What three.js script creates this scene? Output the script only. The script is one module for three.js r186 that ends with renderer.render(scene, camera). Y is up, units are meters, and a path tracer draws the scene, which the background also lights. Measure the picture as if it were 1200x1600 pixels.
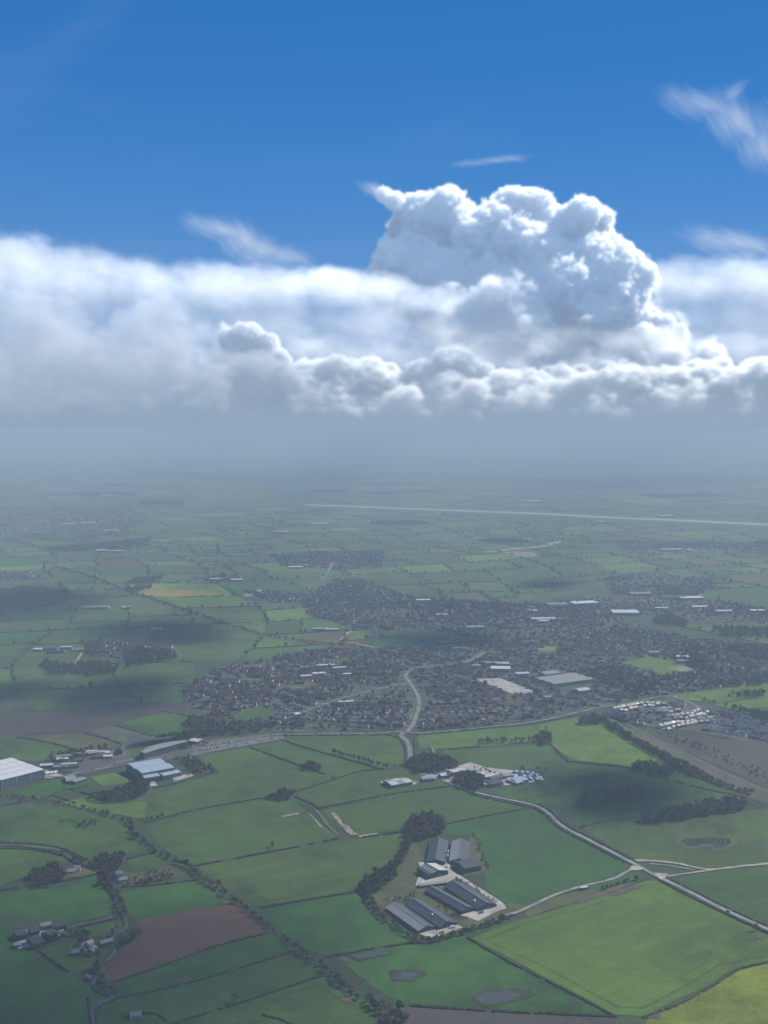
import * as THREE from 'three';
import { mergeGeometries } from 'three/addons/utils/BufferGeometryUtils.js';

// ---------------------------------------------------------------- camera, sky, sun, exposure
const scene = new THREE.Scene();
const CAMERA_HEIGHT = 600;
const camera = new THREE.PerspectiveCamera(47.925, 3 / 4, 1, 250000);
camera.position.set(0, CAMERA_HEIGHT, 0);
camera.rotation.set(THREE.MathUtils.degToRad(-4.0675), 0, 0);

const SUN_AZIMUTH = THREE.MathUtils.degToRad(60);       // to the right of the view
const SUN_HEIGHT = THREE.MathUtils.degToRad(42);
const sunVector = new THREE.Vector3(Math.sin(SUN_AZIMUTH) * Math.cos(SUN_HEIGHT), Math.sin(SUN_HEIGHT), -Math.cos(SUN_AZIMUTH) * Math.cos(SUN_HEIGHT));
const sun = new THREE.DirectionalLight(new THREE.Color().setRGB(1.0, 0.93, 0.78), 4.3);
sun.name = 'sun';
sun.position.copy(sunVector).multiplyScalar(9000).add(new THREE.Vector3(0, 0, -2000));
sun.target.position.set(0, 0, -2000);
sun.castShadow = true;
sun.shadow.radius = 1.7;
sun.shadow.mapSize.set(4096, 4096);
Object.assign(sun.shadow.camera, { left: -3500, right: 3500, top: 3500, bottom: -3500, near: 10, far: 18000 });
scene.add(sun, sun.target);

const renderer = new THREE.WebGLRenderer({ antialias: true });
renderer.toneMapping = THREE.LinearToneMapping;
renderer.toneMappingExposure = 1.25;
renderer.shadowMap.enabled = true;
renderer.shadowMap.type = THREE.PCFSoftShadowMap;
renderer.setSize(768, 1024);

scene.fog = new THREE.FogExp2(new THREE.Color().setRGB(0.66, 0.86, 1.0), 1.2e-4);

// ---------------------------------------------------------------- seeded random numbers and noise
function randomFrom(seed) {
  let s = seed >>> 0;
  return () => { s = (s + 0x6d2b79f5) >>> 0; let t = s; t = Math.imul(t ^ (t >>> 15), t | 1); t ^= t + Math.imul(t ^ (t >>> 7), t | 61); return ((t ^ (t >>> 14)) >>> 0) / 4294967296; };
}
const hash2 = (x, y, s = 0) => { let h = Math.imul(x | 0, 374761393) + Math.imul(y | 0, 668265263) + Math.imul(s | 0, 974634777); h = Math.imul(h ^ (h >>> 13), 1274126177); return ((h ^ (h >>> 16)) >>> 0) / 4294967296; };
function noise2(x, y, s = 0) {
  const ix = Math.floor(x), iy = Math.floor(y), fx = x - ix, fy = y - iy, u = fx * fx * (3 - 2 * fx), v = fy * fy * (3 - 2 * fy);
  const a = hash2(ix, iy, s), b = hash2(ix + 1, iy, s), c = hash2(ix, iy + 1, s), d = hash2(ix + 1, iy + 1, s);
  return a + (b - a) * u + (c - a) * v + (a - b - c + d) * u * v;
}
function fbm2(x, y, octaves, s = 0) { let t = 0, w = 0.5, n = 0; for (let i = 0; i < octaves; i++) { t += w * noise2(x, y, s + i); n += w; w *= 0.5; x = x * 2.03 + 11.7; y = y * 2.03 + 5.3; } return t / n; }
const clamp = (x, a = 0, b = 1) => (x < a ? a : x > b ? b : x);
const smooth = (a, b, x) => { const t = clamp((x - a) / (b - a)); return t * t * (3 - 2 * t); };
const mix = (a, b, t) => a + (b - a) * t;

const TOWER_PUFFS = [[-0.09, 16.56, 0.51], [0.82, 16.04, 0.7], [1.83, 15.43, 1.12], [3.11, 15.42, 1.4], [4.57, 15.58, 1.49], [5.58, 14.75, 1.3], [1.83, 13.9, 1.49], [3.66, 13.58, 2.14], [6.18, 13.56, 1.49], [7.76, 14.72, 1.4], [8.89, 15.35, 1.49], [10.11, 15.49, 1.49], [11.29, 14.65, 1.4], [11.92, 13.63, 1.21], [9.13, 13.38, 2.33], [11.17, 12.6, 1.95], [13.3, 14.38, 1.21], [14.28, 15, 1.26], [15.3, 14.54, 1.02], [13.85, 13.58, 1.58], [15.41, 13.37, 1.02], [14.75, 12.39, 1.67], [16.31, 12.21, 1.3], [17.42, 11.57, 1.12], [18.31, 10.68, 0.93], [16.55, 10.81, 1.67], [17.44, 9.69, 1.4], [16.58, 8.83, 1.58], [18.12, 8.58, 1.12], [18.79, 7.68, 1.12], [19.89, 7.13, 1.02], [20.85, 6.85, 0.7], [17.7, 7.04, 1.58], [0.46, 12.36, 1.3], [-0.09, 10.93, 1.21], [0, 9.91, 1.12], [2.3, 11.47, 2.14], [4.59, 11.01, 2.33], [2.3, 9.45, 1.86], [7.33, 10.98, 2.79], [10.51, 10.49, 2.79], [13.22, 10.45, 2.42], [15, 10.19, 2.05], [5.52, 8.31, 2.79], [9.17, 8.28, 3.07], [12.8, 7.79, 2.79], [15.48, 7.75, 2.05]];
// azimuth, height, radius, density, softness, depth
const FRONT_PUFFS = [[-9.87, 6.7, 1.4, 1, 0.16, -2], [-11.01, 6.24, 1.12, 1, 0.16, -2], [-8.73, 5.8, 1.4, 1, 0.16, -2], [-7.37, 5.13, 1.02, 1, 0.16, -2], [-5.54, 3.77, 1.67, 1, 0.4, -2], [-3.23, 3.78, 1.86, 1, 0.4, -2.5], [-0.92, 3.78, 1.67, 1, 0.4, -2.5], [0.69, 3.32, 1.58, 1, 0.4, -2], [2.54, 4.01, 1.4, 1, 0.4, -2], [4.61, 4.92, 1.3, 1, 0.16, -2], [5.76, 4.59, 1.4, 1, 0.16, -2], [7.15, 3.76, 1.21, 1, 0.16, -2], [8.76, 3.07, 1.58, 1, 0.4, -3], [11.04, 2.74, 1.77, 1, 0.4, -3], [12.85, 3.28, 1.4, 1, 0.4, -2], [14.65, 3.04, 1.58, 1, 0.4, -3], [16.65, 3.25, 1.86, 1, 0.4, -3], [18.65, 2.79, 1.67, 1, 0.4, -2], [20.83, 2.99, 1.77, 1, 0.4, -2], [22.98, 3.42, 1.58, 1, 0.4, -2], [24.69, 3.18, 1.67, 1, 0.4, -3], [26.57, 3.59, 1.67, 1, 0.4, -3], [28.43, 3.56, 1.86, 1, 0.4, -3], [18.17, 5.25, 1.02, 0.55, 0.5, 1], [20.37, 4.91, 1.21, 0.55, 0.5, 1], [22.95, 4.96, 1.21, 0.55, 0.5, 1], [-6.01, 1.93, 2.05, 0.55, 0.5, -4], [-2.78, 1.48, 2.14, 0.55, 0.5, -4], [0.93, 1.25, 2.05, 0.55, 0.5, -4], [4.63, 1.48, 2.05, 0.55, 0.5, -4], [8.31, 1.01, 1.86, 0.55, 0.5, -4], [11.96, 1.23, 1.95, 0.55, 0.5, -4], [15.56, 1.45, 2.14, 0.55, 0.5, -4], [18.68, 0.99, 1.86, 0.55, 0.5, -4], [22.16, 1.43, 2.05, 0.55, 0.5, -4], [25.57, 1.41, 2.14, 0.55, 0.5, -4], [-9.21, 3.3, 2.6, 0.4, 0.6, -4], [-11.7, 4.87, 2.05, 0.15, 0.95, -3], [-14.16, 5.98, 2.6, 0.12, 0.95, -3], [-16.14, 8.18, 2.33, 0.1, 0.95, -3], [-18.15, 6.81, 2.05, 0.1, 0.95, -3], [-15.52, 5.06, 3.26, 0.12, 0.95, -4], [-18.64, 3.68, 3.72, 0.15, 0.95, -4], [-13.31, 2.37, 3.07, 0.4, 0.6, -5], [-21.67, 4.54, 3.72, 0.12, 0.95, -4], [-25.05, 6.23, 4.19, 0.11, 0.95, -4], [-24.28, 2.3, 3.72, 0.17, 0.95, -5], [-28.43, 3.56, 4.65, 0.15, 0.95, -5], [-20.43, 1.43, 3.07, 0.4, 0.6, -5], [-16.91, 1, 2.79, 0.4, 0.6, -5], [-4.38, 4.46, 0.93, 1, 0.2, -1], [-1.85, 4.33, 0.84, 1, 0.2, -1], [0.46, 4.14, 0.93, 1, 0.2, -1], [3.69, 4.23, 0.84, 1, 0.18, -1], [10.12, 3.75, 0.84, 1, 0.2, -1], [13.96, 3.95, 0.93, 1, 0.18, -1], [15.97, 4.25, 0.84, 1, 0.2, -1], [17.53, 4.05, 0.93, 1, 0.2, -1], [21.9, 4.09, 0.93, 1, 0.2, -1], [23.82, 4.33, 0.84, 1, 0.2, -1], [25.72, 4.26, 0.93, 1, 0.2, -1], [-6.92, 3.31, 1.4, 0.6, 0.4, -5], [1.85, 2.17, 1.4, 0.6, 0.4, -5], [6.7, 2.39, 1.4, 0.6, 0.4, -5], [10.59, 1.7, 1.3, 0.6, 0.4, -5], [19.98, 1.88, 1.49, 0.6, 0.4, -5]];
// azimuth, height, radius, vertical radius, density, softness, depth
const VEIL_PUFFS = [[-3.67, 10.57, 3.26, 1.30, 0.13, 1.0, -0.5], [-0.46, 9.91, 3.26, 1.40, 0.13, 1.0, -0.5], [2.30, 9.23, 2.98, 1.30, 0.13, 1.0, -0.5], [4.60, 8.77, 2.33, 1.12, 0.13, 1.0, -0.5], [0.00, 7.88, 3.72, 1.58, 0.06, 1.0, -0.5], [4.14, 7.19, 3.72, 1.58, 0.06, 1.0, -0.5], [8.27, 6.71, 3.72, 1.49, 0.06, 1.0, -0.5], [12.36, 6.45, 3.72, 1.40, 0.06, 1.0, -0.5], [16.39, 6.17, 2.79, 1.12, 0.06, 1.0, -0.5], [19.91, 6.34, 2.33, 1.02, 0.06, 1.0, -0.5], [-25.79, 10.51, 5.12, 2.79, 0.11, 1.0, 7], [-21.57, 10.23, 5.12, 2.56, 0.11, 1.0, 7], [-17.22, 9.92, 5.12, 2.23, 0.11, 1.0, 7], [-12.32, 9.80, 5.12, 2.14, 0.11, 1.0, 7], [-7.79, 9.86, 4.65, 1.95, 0.11, 1.0, 7], [-3.68, 9.90, 4.19, 1.77, 0.11, 1.0, 7], [-0.46, 9.68, 3.72, 1.67, 0.11, 1.0, 7], [-29.88, 10.75, 5.58, 3.07, 0.11, 1.0, 7], [-23.32, 8.01, 5.58, 3.26, 0.045, 1.0, 7], [-15.93, 7.29, 5.58, 2.79, 0.045, 1.0, 7], [-8.27, 7.62, 5.12, 2.33, 0.045, 1.0, 7], [-2.76, 7.42, 4.19, 1.95, 0.045, 1.0, 7], [20.70, 10.26, 3.26, 1.86, 0.11, 1.0, 7], [23.70, 9.94, 4.19, 2.14, 0.11, 1.0, 7], [27.06, 9.61, 4.65, 2.33, 0.11, 1.0, 7], [21.61, 7.62, 3.72, 2.09, 0.045, 1.0, 7], [25.44, 7.52, 4.19, 1.86, 0.045, 1.0, 7], [29.91, 9.92, 4.65, 2.33, 0.11, 1.0, 7]];
// azimuth, height, half length, half width, turn, strength
const WISPS = [[21.98, 21.74, 3.26, 1.21, -0.3, 0.36], [24.32, 20.54, 2.79, 1.77, -0.7, 0.46], [26.02, 18.73, 2.33, 1.67, -0.9, 0.42], [24.08, 22.15, 1.21, 0.84, 0.7, 0.3], [27.03, 19.34, 2.79, 2.33, -0.7, 0.35], [-11.61, 13.99, 3.07, 0.93, -0.25, 0.5], [-10.04, 13.32, 2.23, 1.58, -0.6, 0.55], [-8.91, 12.64, 2.23, 1.58, -0.2, 0.5], [-7.32, 12.22, 2.79, 1.21, -0.1, 0.4], [7.73, 18.75, 3.49, 0.33, 0.08, 0.3], [24.49, 12.69, 4.19, 1.12, -0.2, 0.5], [-21.69, 25.86, 7.91, 1.86, 0.6, 0.03], [-0.46, 16.73, 1.58, 0.60, -0.4, 0.7]];

// ---------------------------------------------------------------- the sky: clear air and clouds, marched as a volume in (azimuth, height, depth); one unit is 0.685 degrees
function makeSky() {
  const UNIT = 21.5 / 31.4, ROUND = 360 / UNIT, W = 4096, H = 2048, data = new Float32Array(W * H * 4);
  // a tiling block of cellular noise gives the clouds their cauliflower texture
  const N = 80, cells = new Float32Array(N * N * N);
  for (const [count, weight, seed] of [[5, 0.5, 1], [10, 0.3, 2], [20, 0.2, 3]]) {
    const r = randomFrom(seed), pts = [];
    for (let i = 0; i < count ** 3; i++) pts.push([r(), r(), r()]);
    for (let z = 0; z < N; z++) for (let y = 0; y < N; y++) for (let x = 0; x < N; x++) {
      const px = (x / N) * count, py = (y / N) * count, pz = (z / N) * count, ix = Math.floor(px), iy = Math.floor(py), iz = Math.floor(pz);
      let best = 9;
      for (let c = -1; c <= 1; c++) for (let b = -1; b <= 1; b++) for (let a = -1; a <= 1; a++) {
        const p = pts[((ix + a + count) % count) + count * (((iy + b + count) % count) + count * ((iz + c + count) % count))];
        const dx = ix + a + p[0] - px, dy = iy + b + p[1] - py, dz = iz + c + p[2] - pz, d = dx * dx + dy * dy + dz * dz;
        if (d < best) best = d;
      }
      cells[x + N * (y + N * z)] += weight * (1 - Math.min(1, Math.sqrt(best)));
    }
  }
  // and a tiling block of plain noise for the soft, ragged parts
  const mist = new Float32Array(N * N * N);
  for (const [count, weight, seed] of [[5, 0.42, 11], [10, 0.27, 12], [20, 0.19, 13], [40, 0.12, 14]]) {
    const r = randomFrom(seed), v = Array.from({ length: count ** 3 }, () => r());
    for (let z = 0; z < N; z++) for (let y = 0; y < N; y++) for (let x = 0; x < N; x++) {
      const px = (x / N) * count, py = (y / N) * count, pz = (z / N) * count, ix = Math.floor(px), iy = Math.floor(py), iz = Math.floor(pz), e = (t) => t * t * (3 - 2 * t);
      const fx = e(px - ix), fy = e(py - iy), fz = e(pz - iz), g = (a, b, c) => v[((ix + a) % count) + count * (((iy + b) % count) + count * ((iz + c) % count))];
      mist[x + N * (y + N * z)] += weight * mix(mix(mix(g(0, 0, 0), g(1, 0, 0), fx), mix(g(0, 1, 0), g(1, 1, 0), fx), fy), mix(mix(g(0, 0, 1), g(1, 0, 1), fx), mix(g(0, 1, 1), g(1, 1, 1), fx), fy), fz);
    }
  }
  const sample = (cells, x, y, z) => {
    x = (x - Math.floor(x)) * N; y = (y - Math.floor(y)) * N; z = (z - Math.floor(z)) * N;
    const x0 = x | 0, y0 = y | 0, z0 = z | 0, fx = x - x0, fy = y - y0, fz = z - z0, x1 = (x0 + 1) % N, y1 = (y0 + 1) % N, z1 = (z0 + 1) % N, X0 = x0 % N;
    const a = N * (y0 % N), b = N * y1, c = N * N * (z0 % N), d = N * N * z1;
    const l0 = cells[X0 + a + c] + (cells[x1 + a + c] - cells[X0 + a + c]) * fx, l1 = cells[X0 + b + c] + (cells[x1 + b + c] - cells[X0 + b + c]) * fx;
    const l2 = cells[X0 + a + d] + (cells[x1 + a + d] - cells[X0 + a + d]) * fx, l3 = cells[X0 + b + d] + (cells[x1 + b + d] - cells[X0 + b + d]) * fx;
    const m0 = l0 + (l1 - l0) * fy, m1 = l2 + (l3 - l2) * fy;
    return m0 + (m1 - m0) * fz;
  };
  // puffs: [azimuth, height, depth, radius, vertical radius, density, softness]
  const puffs = [], R = randomFrom(77);
  const puff = (a, e, d, r, v = r, k = 1, soft = 0.12) => puffs.push([a, e, d, r, v, k, soft]);
  const tower = TOWER_PUFFS;
  for (const [a, e, r] of tower) puff(a, e, 3 + (R() - 0.5) * r * 1.6, r * 1.12, r * 1.12, mix(0.02, 1, smooth(6.5, 11.5, e + (a > 12 ? 5 : a < 3 ? -0.5 : 0))), mix(0.8, 0.1, smooth(6, 10, e + (a > 12 ? 4 : 0))));
  for (const [a, e, r, k, soft, d] of FRONT_PUFFS) puff(a, e, d, r, r * 0.9, k, soft);
  for (const [a, e, r, v, k, soft, d] of VEIL_PUFFS) puff(a, e, d, r, v, k, soft);
  for (let a = -ROUND / 2; a < ROUND / 2; a += 3.1) { puff(a, 0.7 + R() * 2.2, -4 + R() * 2, 2.2 + R() * 2.2, 0.8 + R() * 0.9, 0.25 + 0.4 * R(), 0.7); puff(a, 4.6 + 1.2 * R(), 6, 3.6, 1.8, 0.06, 0.95); }
  // the same deck, veils and a few towers go on right round the horizon
  for (let a = -ROUND / 2; a < ROUND / 2; a += 1.15) {
    const t = fbm2(a * 0.09 + 40, 3, 3, 9), inside = Math.abs(a) < 28;
    if (!inside) {
      const e = 1.2 + 4.2 * t + R() * 0.9;
      puff(a, e, -3 + R() * 3, 1.1 + R() * 1.0, 1.0 + R() * 0.6, 0.9, 0.22);
      if (R() < 0.6) puff(a + R(), 0.8 + R() * 2, -4 + R() * 3, 1.6, 1.0, 0.8, 0.3);
      if (R() < 0.35) puff(a, 7 + 5 * t, 5, 3 + 3 * R(), 1.6, 0.25, 0.8);
    }
  }
  for (const c of [-240, -205, -168, -130, -92, -55, 60, 96, 135, 178, 215, 250]) for (let i = 0; i < 26; i++) {
    const h = R(), w = 7 * (1 - 0.6 * h);
    puff(c + (R() - 0.5) * w * 2, 4.5 + h * 10, 2 + (R() - 0.5) * 4, 1.3 + R() * 1.6, 1.2 + R() * 1.3, 1, 0.15);
  }
  const columns = 262, BIN = ROUND / columns, rows = 20, half = columns / 2, bins = Array.from({ length: columns * rows }, () => []);
  for (const p of puffs) {
    const r = p[3] * 1.5 + 0.4, v = p[4] * 1.5 + 0.4;
    for (let i = Math.floor((p[0] - r) / BIN); i <= Math.floor((p[0] + r) / BIN); i++)
      for (let j = Math.max(0, Math.floor((p[1] - v) / BIN)); j <= Math.min(rows - 1, Math.floor((p[1] + v) / BIN)); j++) bins[((i + 2 * columns + half) % columns) * rows + j].push(p);
  }
  const binAt = (a, e) => (e < 0 || e >= rows * BIN ? null : bins[((Math.floor(a / BIN) + 2 * columns + half) % columns) * rows + Math.floor(e / BIN)]);
  function density(a, e, d, list) {
    let best = -9, sum = 0, sk = 0, ss = 0;
    for (let i = 0; i < list.length; i++) {
      const p = list[i];
      let da = a - p[0]; if (da > ROUND / 2) da -= ROUND; else if (da < -ROUND / 2) da += ROUND;
      const x = da / p[3], y = (e - p[1]) / p[4], z = (d - p[2]) / p[3], q = x * x + y * y + z * z;
      if (q > 2.4) continue;
      const b = 1 - Math.sqrt(q), w = Math.exp(7 * b);
      sum += w; sk += w * p[5]; ss += w * p[6];
      if (b > best) best = b;
    }
    if (best < -0.54) return 0;
    const k = sk / sum, soft = ss / sum, t = smooth(0.16, 0.5, soft);
    best = mix(best, Math.log(sum) / 7, 0.6);
    let g;
    const n = sample(cells, a * 0.085 + 0.31, e * 0.095 + 0.7, d * 0.085);
    if (t < 1) { const m = sample(cells, a * 0.3 + 0.1, e * 0.34 + 0.2, d * 0.3 + 0.5); const f = sample(cells, a * 0.83 + 0.4, e * 0.9, d * 0.83 + 0.2); g = best + (n - 0.51) * 0.8 + (m - 0.5) * 0.33 + (f - 0.5) * 0.12 - 0.03; }
    if (t > 0) { const m = sample(mist, a * 0.07 + 0.1, e * 0.1 + 0.2, d * 0.07 + 0.5), h = sample(mist, a * 0.19 + 0.6, e * 0.3, d * 0.19), s = best + (n - 0.5) * 0.5 + ((m - 0.5) * 1.5 + (h - 0.5) * 1.0) * (soft > 0.97 ? 0.55 : soft > 0.85 ? 0.85 : 1); g = t < 1 ? mix(g, s, t) : s; }
    return g <= 0 ? 0 : Math.min(1, g / soft) * k;
  }
  const SIG = 3.4, sunA = 60, up = Math.sin(SUN_HEIGHT), flat = Math.cos(SUN_HEIGHT);
  function march(a, e, out) {
    const list = binAt(a, e);
    out[0] = out[1] = out[2] = 0; out[3] = 1;
    if (!list || !list.length) return;
    let near = 99, far = -99;
    for (const p of list) { near = Math.min(near, p[2] - p[3] * 1.48); far = Math.max(far, p[2] + p[3] * 1.48); }
    const rel = (sunA - a * UNIT) * Math.PI / 180, lx = Math.sin(rel) * flat, ly = up, lz = Math.cos(rel) * flat;
    const mu = lz, phase = 0.66 + 0.5 * mu * mu + 0.25 * Math.max(0, mu);
    let T = 1, step = 0.16, d = near + 0.16 * hash2(Math.round(a * 97), Math.round(e * 97), 5), deep = 0;
    while (d < far && T > 0.02) {
      const q = density(a, e, d, list);
      if (q > 0.002) {
        let tau = 0, s = 0.12;
        for (let i = 0, t = 0.09; i < 7; i++) {
          const aa = a + lx * t, ee = e + ly * t, l = binAt(aa, ee);
          if (l && l.length) tau += density(aa, ee, d + lz * t, l) * s;
          t += s; s *= 1.55;
        }
        tau *= SIG * 1.7;
        let over = 0;
        for (const t of [0.35, 1.0, 2.2]) { const l = binAt(a, e + t * 0.9); if (l && l.length) over += density(a, e + t * 0.9, d - t * 0.45, l) * t; }
        const direct = 0.72 * Math.exp(-tau) + 0.26 * Math.exp(-0.3 * tau) + 0.06 * Math.exp(-0.07 * tau);
        const al = 1 - Math.exp(-q * SIG * step * 1.6), hgt = smooth(0.5, 11, e), amb = (0.38 + 0.05 * hgt) * (0.70 + 0.30 * Math.exp(-0.9 * over));
        const w = T * al, dl = direct * phase * (e > 3 && d > 5.6 ? 0.46 : mix(e > 6.5 ? 1.3 : 1.4, 0.45, smooth(-1.5, -3.5, d) * smooth(0, -8, a) * smooth(-60, -45, a)));
        out[0] += w * (dl * 1.0 + amb * mix(0.60, 0.47, hgt)); out[1] += w * (dl * 0.985 + amb * mix(0.78, 0.74, hgt)); out[2] += w * (dl * 0.965 + amb * mix(1.02, 1.18, hgt));
        T *= 1 - al;
      }
      d += q > 0 ? step : step * 1.5;
    }
    out[3] = T;
  }
  // clear air: deep blue overhead, paler low down, a little brighter on the sun's side
  const air = (a, e, out) => {
    const t = Math.exp(-e / 9), s = Math.exp(-((e / 9.5) ** 2)), rel = Math.cos(((a * UNIT - sunA) * Math.PI) / 180), side = 1 + 0.12 * rel, zen = Math.exp(-Math.max(0, e - 8) / 26);
    out[0] = (0.004 + 0.036 * zen + 0.04 * t) * side; out[1] = (0.074 + 0.134 * zen + 0.04 * t) * side; out[2] = (0.285 + 0.24 * zen + 0.02 * t) * side;
    out[0] = mix(out[0], 0.22, 0.85 * s); out[1] = mix(out[1], 0.32, 0.85 * s); out[2] = mix(out[2], 0.48, 0.85 * s);
  };
  // high ice cloud: thin combed streaks
  const cirrus = (a, e) => {
    let c = 0;
    for (const [ca, ce, la, le, turn, k] of WISPS) {
      const x = a - ca, y = e - ce, u = x * Math.cos(turn) + y * Math.sin(turn), v = -x * Math.sin(turn) + y * Math.cos(turn);
      const edge = 1 - Math.hypot(u / la, v / le);
      if (edge > -0.7) c = Math.max(c, k * smooth(-0.1, 1.25, edge + 0.7 * (fbm2(u * 0.5 + 3 + v * 0.4, v * 2.2 + u * 0.7, 5, 21) - 0.5) + 0.4 * (fbm2(u * 0.55 + 2 * noise2(u * 0.7, v * 1.1, 3), v * 6 + u * 1.5, 3, 25) - 0.5)));
    }
    const f = fbm2(a * 0.05 + e * 0.06, e * 0.16 - a * 0.03, 4, 61);
    return Math.max(c, 0.07 * smooth(0.58, 0.85, f) * smooth(14, 30, e));
  };
  const HAZE = [0.228, 0.312, 0.424], o = [0, 0, 0, 1], s = [0, 0, 0];
  const shade = (angle, height, out) => {
    const a = angle / UNIT, e = height / UNIT;
    air(a, e, s);
    const c = e > 5 ? cirrus(a, e) : 0;
    for (let i = 0; i < 3; i++) s[i] = mix(s[i], [0.66, 0.72, 0.82][i], c);
    if (e < 34) march(a, e, o); else { o[0] = o[1] = o[2] = 0; o[3] = 1; }
    const h = clamp(0.36 * Math.exp(-e / 9) + 0.84 * Math.exp(-Math.max(0, e) / (1.0 + 2.6 * fbm2(a * 0.13 + 31.4, e * 0.25, 3, 91))));
    for (let i = 0; i < 3; i++) out[i] = mix(s[i] * o[3] + o[i], HAZE[i], h);
  };
  const col = [0, 0, 0], put = (x, y, c) => { const k = (y * W + x) * 4; data[k] = c[0]; data[k + 1] = c[1]; data[k + 2] = c[2]; data[k + 3] = 1; };
  const angleOf = (x) => { let a = ((x + 0.5) / W - 0.5) * 360 + 90; if (a > 180) a -= 360; return a; }, heightOf = (y) => ((y + 0.5) / H - 0.5) * 180;
  const fine = (x) => Math.abs(angleOf(x)) < 22, top = Math.round(H / 2 + (23 / 180) * H);
  for (let y = 0; y < H / 2; y++) for (let x = 0; x < W; x++) put(x, y, HAZE);
  for (let y = H / 2; y < top; y++) for (let x = 0; x < W; x++) if (fine(x)) { shade(angleOf(x), heightOf(y), col); put(x, y, col); }
  // elsewhere every fourth point, and the points between from their neighbours
  for (let y = H / 2; y < H; y += 4) for (let x = 0; x < W; x += 4) {
    shade(angleOf(x), heightOf(y), col);
    if (!(y < top && fine(x))) put(x, y, col);
  }
  const at = (x, y, c) => data[(Math.min(y, H - 4) * W + (x % W)) * 4 + c];
  for (let y = H / 2; y < H; y++) for (let x = 0; x < W; x++) {
    if ((y < top && fine(x)) || (x % 4 === 0 && y % 4 === 0)) continue;
    const x0 = x - (x % 4), y0 = y - (y % 4), fx = (x % 4) / 4, fy = (y % 4) / 4, k = (y * W + x) * 4;
    for (let c = 0; c < 3; c++) data[k + c] = mix(mix(at(x0, y0, c), at(x0 + 4, y0, c), fx), mix(at(x0, y0 + 4, c), at(x0 + 4, y0 + 4, c), fx), fy);
    data[k + 3] = 1;
  }
  const t = new THREE.DataTexture(data, W, H, THREE.RGBAFormat, THREE.FloatType);
  t.mapping = THREE.EquirectangularReflectionMapping;
  t.minFilter = t.magFilter = THREE.LinearFilter;
  t.needsUpdate = true;
  return t;
}
scene.background = makeSky();
scene.environment = scene.background;

// ---------------------------------------------------------------- building blocks
const rgb = (r, g, b) => new THREE.Color().setRGB(r, g, b);
const taken = new Map();
const numbered = (name) => { const n = taken.get(name) ?? 0; taken.set(name, n + 1); return n ? `${name}_${String(n).padStart(3, '0')}` : name; };
function mesh(name, geometry, material, parent) {
  const m = new THREE.Mesh(geometry, material);
  m.name = parent === scene ? numbered(name) : name;
  m.castShadow = m.receiveShadow = true;
  parent.add(m);
  return m;
}
function thing(name, label, category, group, x = 0, z = 0, turn = 0) {
  const g = new THREE.Group();
  g.name = numbered(name); g.position.set(x, 0, z); g.rotation.y = turn;
  g.userData = { label, category };
  if (group) g.userData.group = group;
  scene.add(g);
  return g;
}
function structure(name, geometry, material, y = 0) { const m = mesh(name, geometry, material, scene); m.position.y = y; m.userData.kind = 'structure'; return m; }

class Shell {                                              // collects flat faces, uv in metres
  constructor() { this.p = []; this.n = []; this.uv = []; this.c = []; }
  tri(a, b, c, ua, ub, uc, color) {
    const ux = b[0] - a[0], uy = b[1] - a[1], uz = b[2] - a[2], vx = c[0] - a[0], vy = c[1] - a[1], vz = c[2] - a[2];
    let nx = uy * vz - uz * vy, ny = uz * vx - ux * vz, nz = ux * vy - uy * vx; const l = Math.hypot(nx, ny, nz) || 1; nx /= l; ny /= l; nz /= l;
    this.p.push(...a, ...b, ...c); this.n.push(nx, ny, nz, nx, ny, nz, nx, ny, nz); this.uv.push(...ua, ...ub, ...uc);
    if (color) this.c.push(...color, ...color, ...color);
    return this;
  }
  quad(a, b, c, d, color) {
    const w = Math.hypot(b[0] - a[0], b[1] - a[1], b[2] - a[2]), h = Math.hypot(d[0] - a[0], d[1] - a[1], d[2] - a[2]);
    this.tri(a, b, c, [0, 0], [w, 0], [w, h], color); return this.tri(a, c, d, [0, 0], [w, h], [0, h], color);
  }
  box(x0, x1, y0, y1, z0, z1, color) {
    const A = [x0, y0, z1], B = [x1, y0, z1], C = [x1, y1, z1], D = [x0, y1, z1], E = [x0, y0, z0], F = [x1, y0, z0], G = [x1, y1, z0], I = [x0, y1, z0];
    return this.quad(A, B, C, D, color).quad(B, F, G, C, color).quad(F, E, I, G, color).quad(E, A, D, I, color).quad(D, C, G, I, color).quad(E, F, B, A, color);
  }
  build() {
    const g = new THREE.BufferGeometry();
    g.setAttribute('position', new THREE.Float32BufferAttribute(this.p, 3)); g.setAttribute('normal', new THREE.Float32BufferAttribute(this.n, 3)); g.setAttribute('uv', new THREE.Float32BufferAttribute(this.uv, 2));
    if (this.c.length) g.setAttribute('color', new THREE.Float32BufferAttribute(this.c, 3));
    return g;
  }
}

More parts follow.
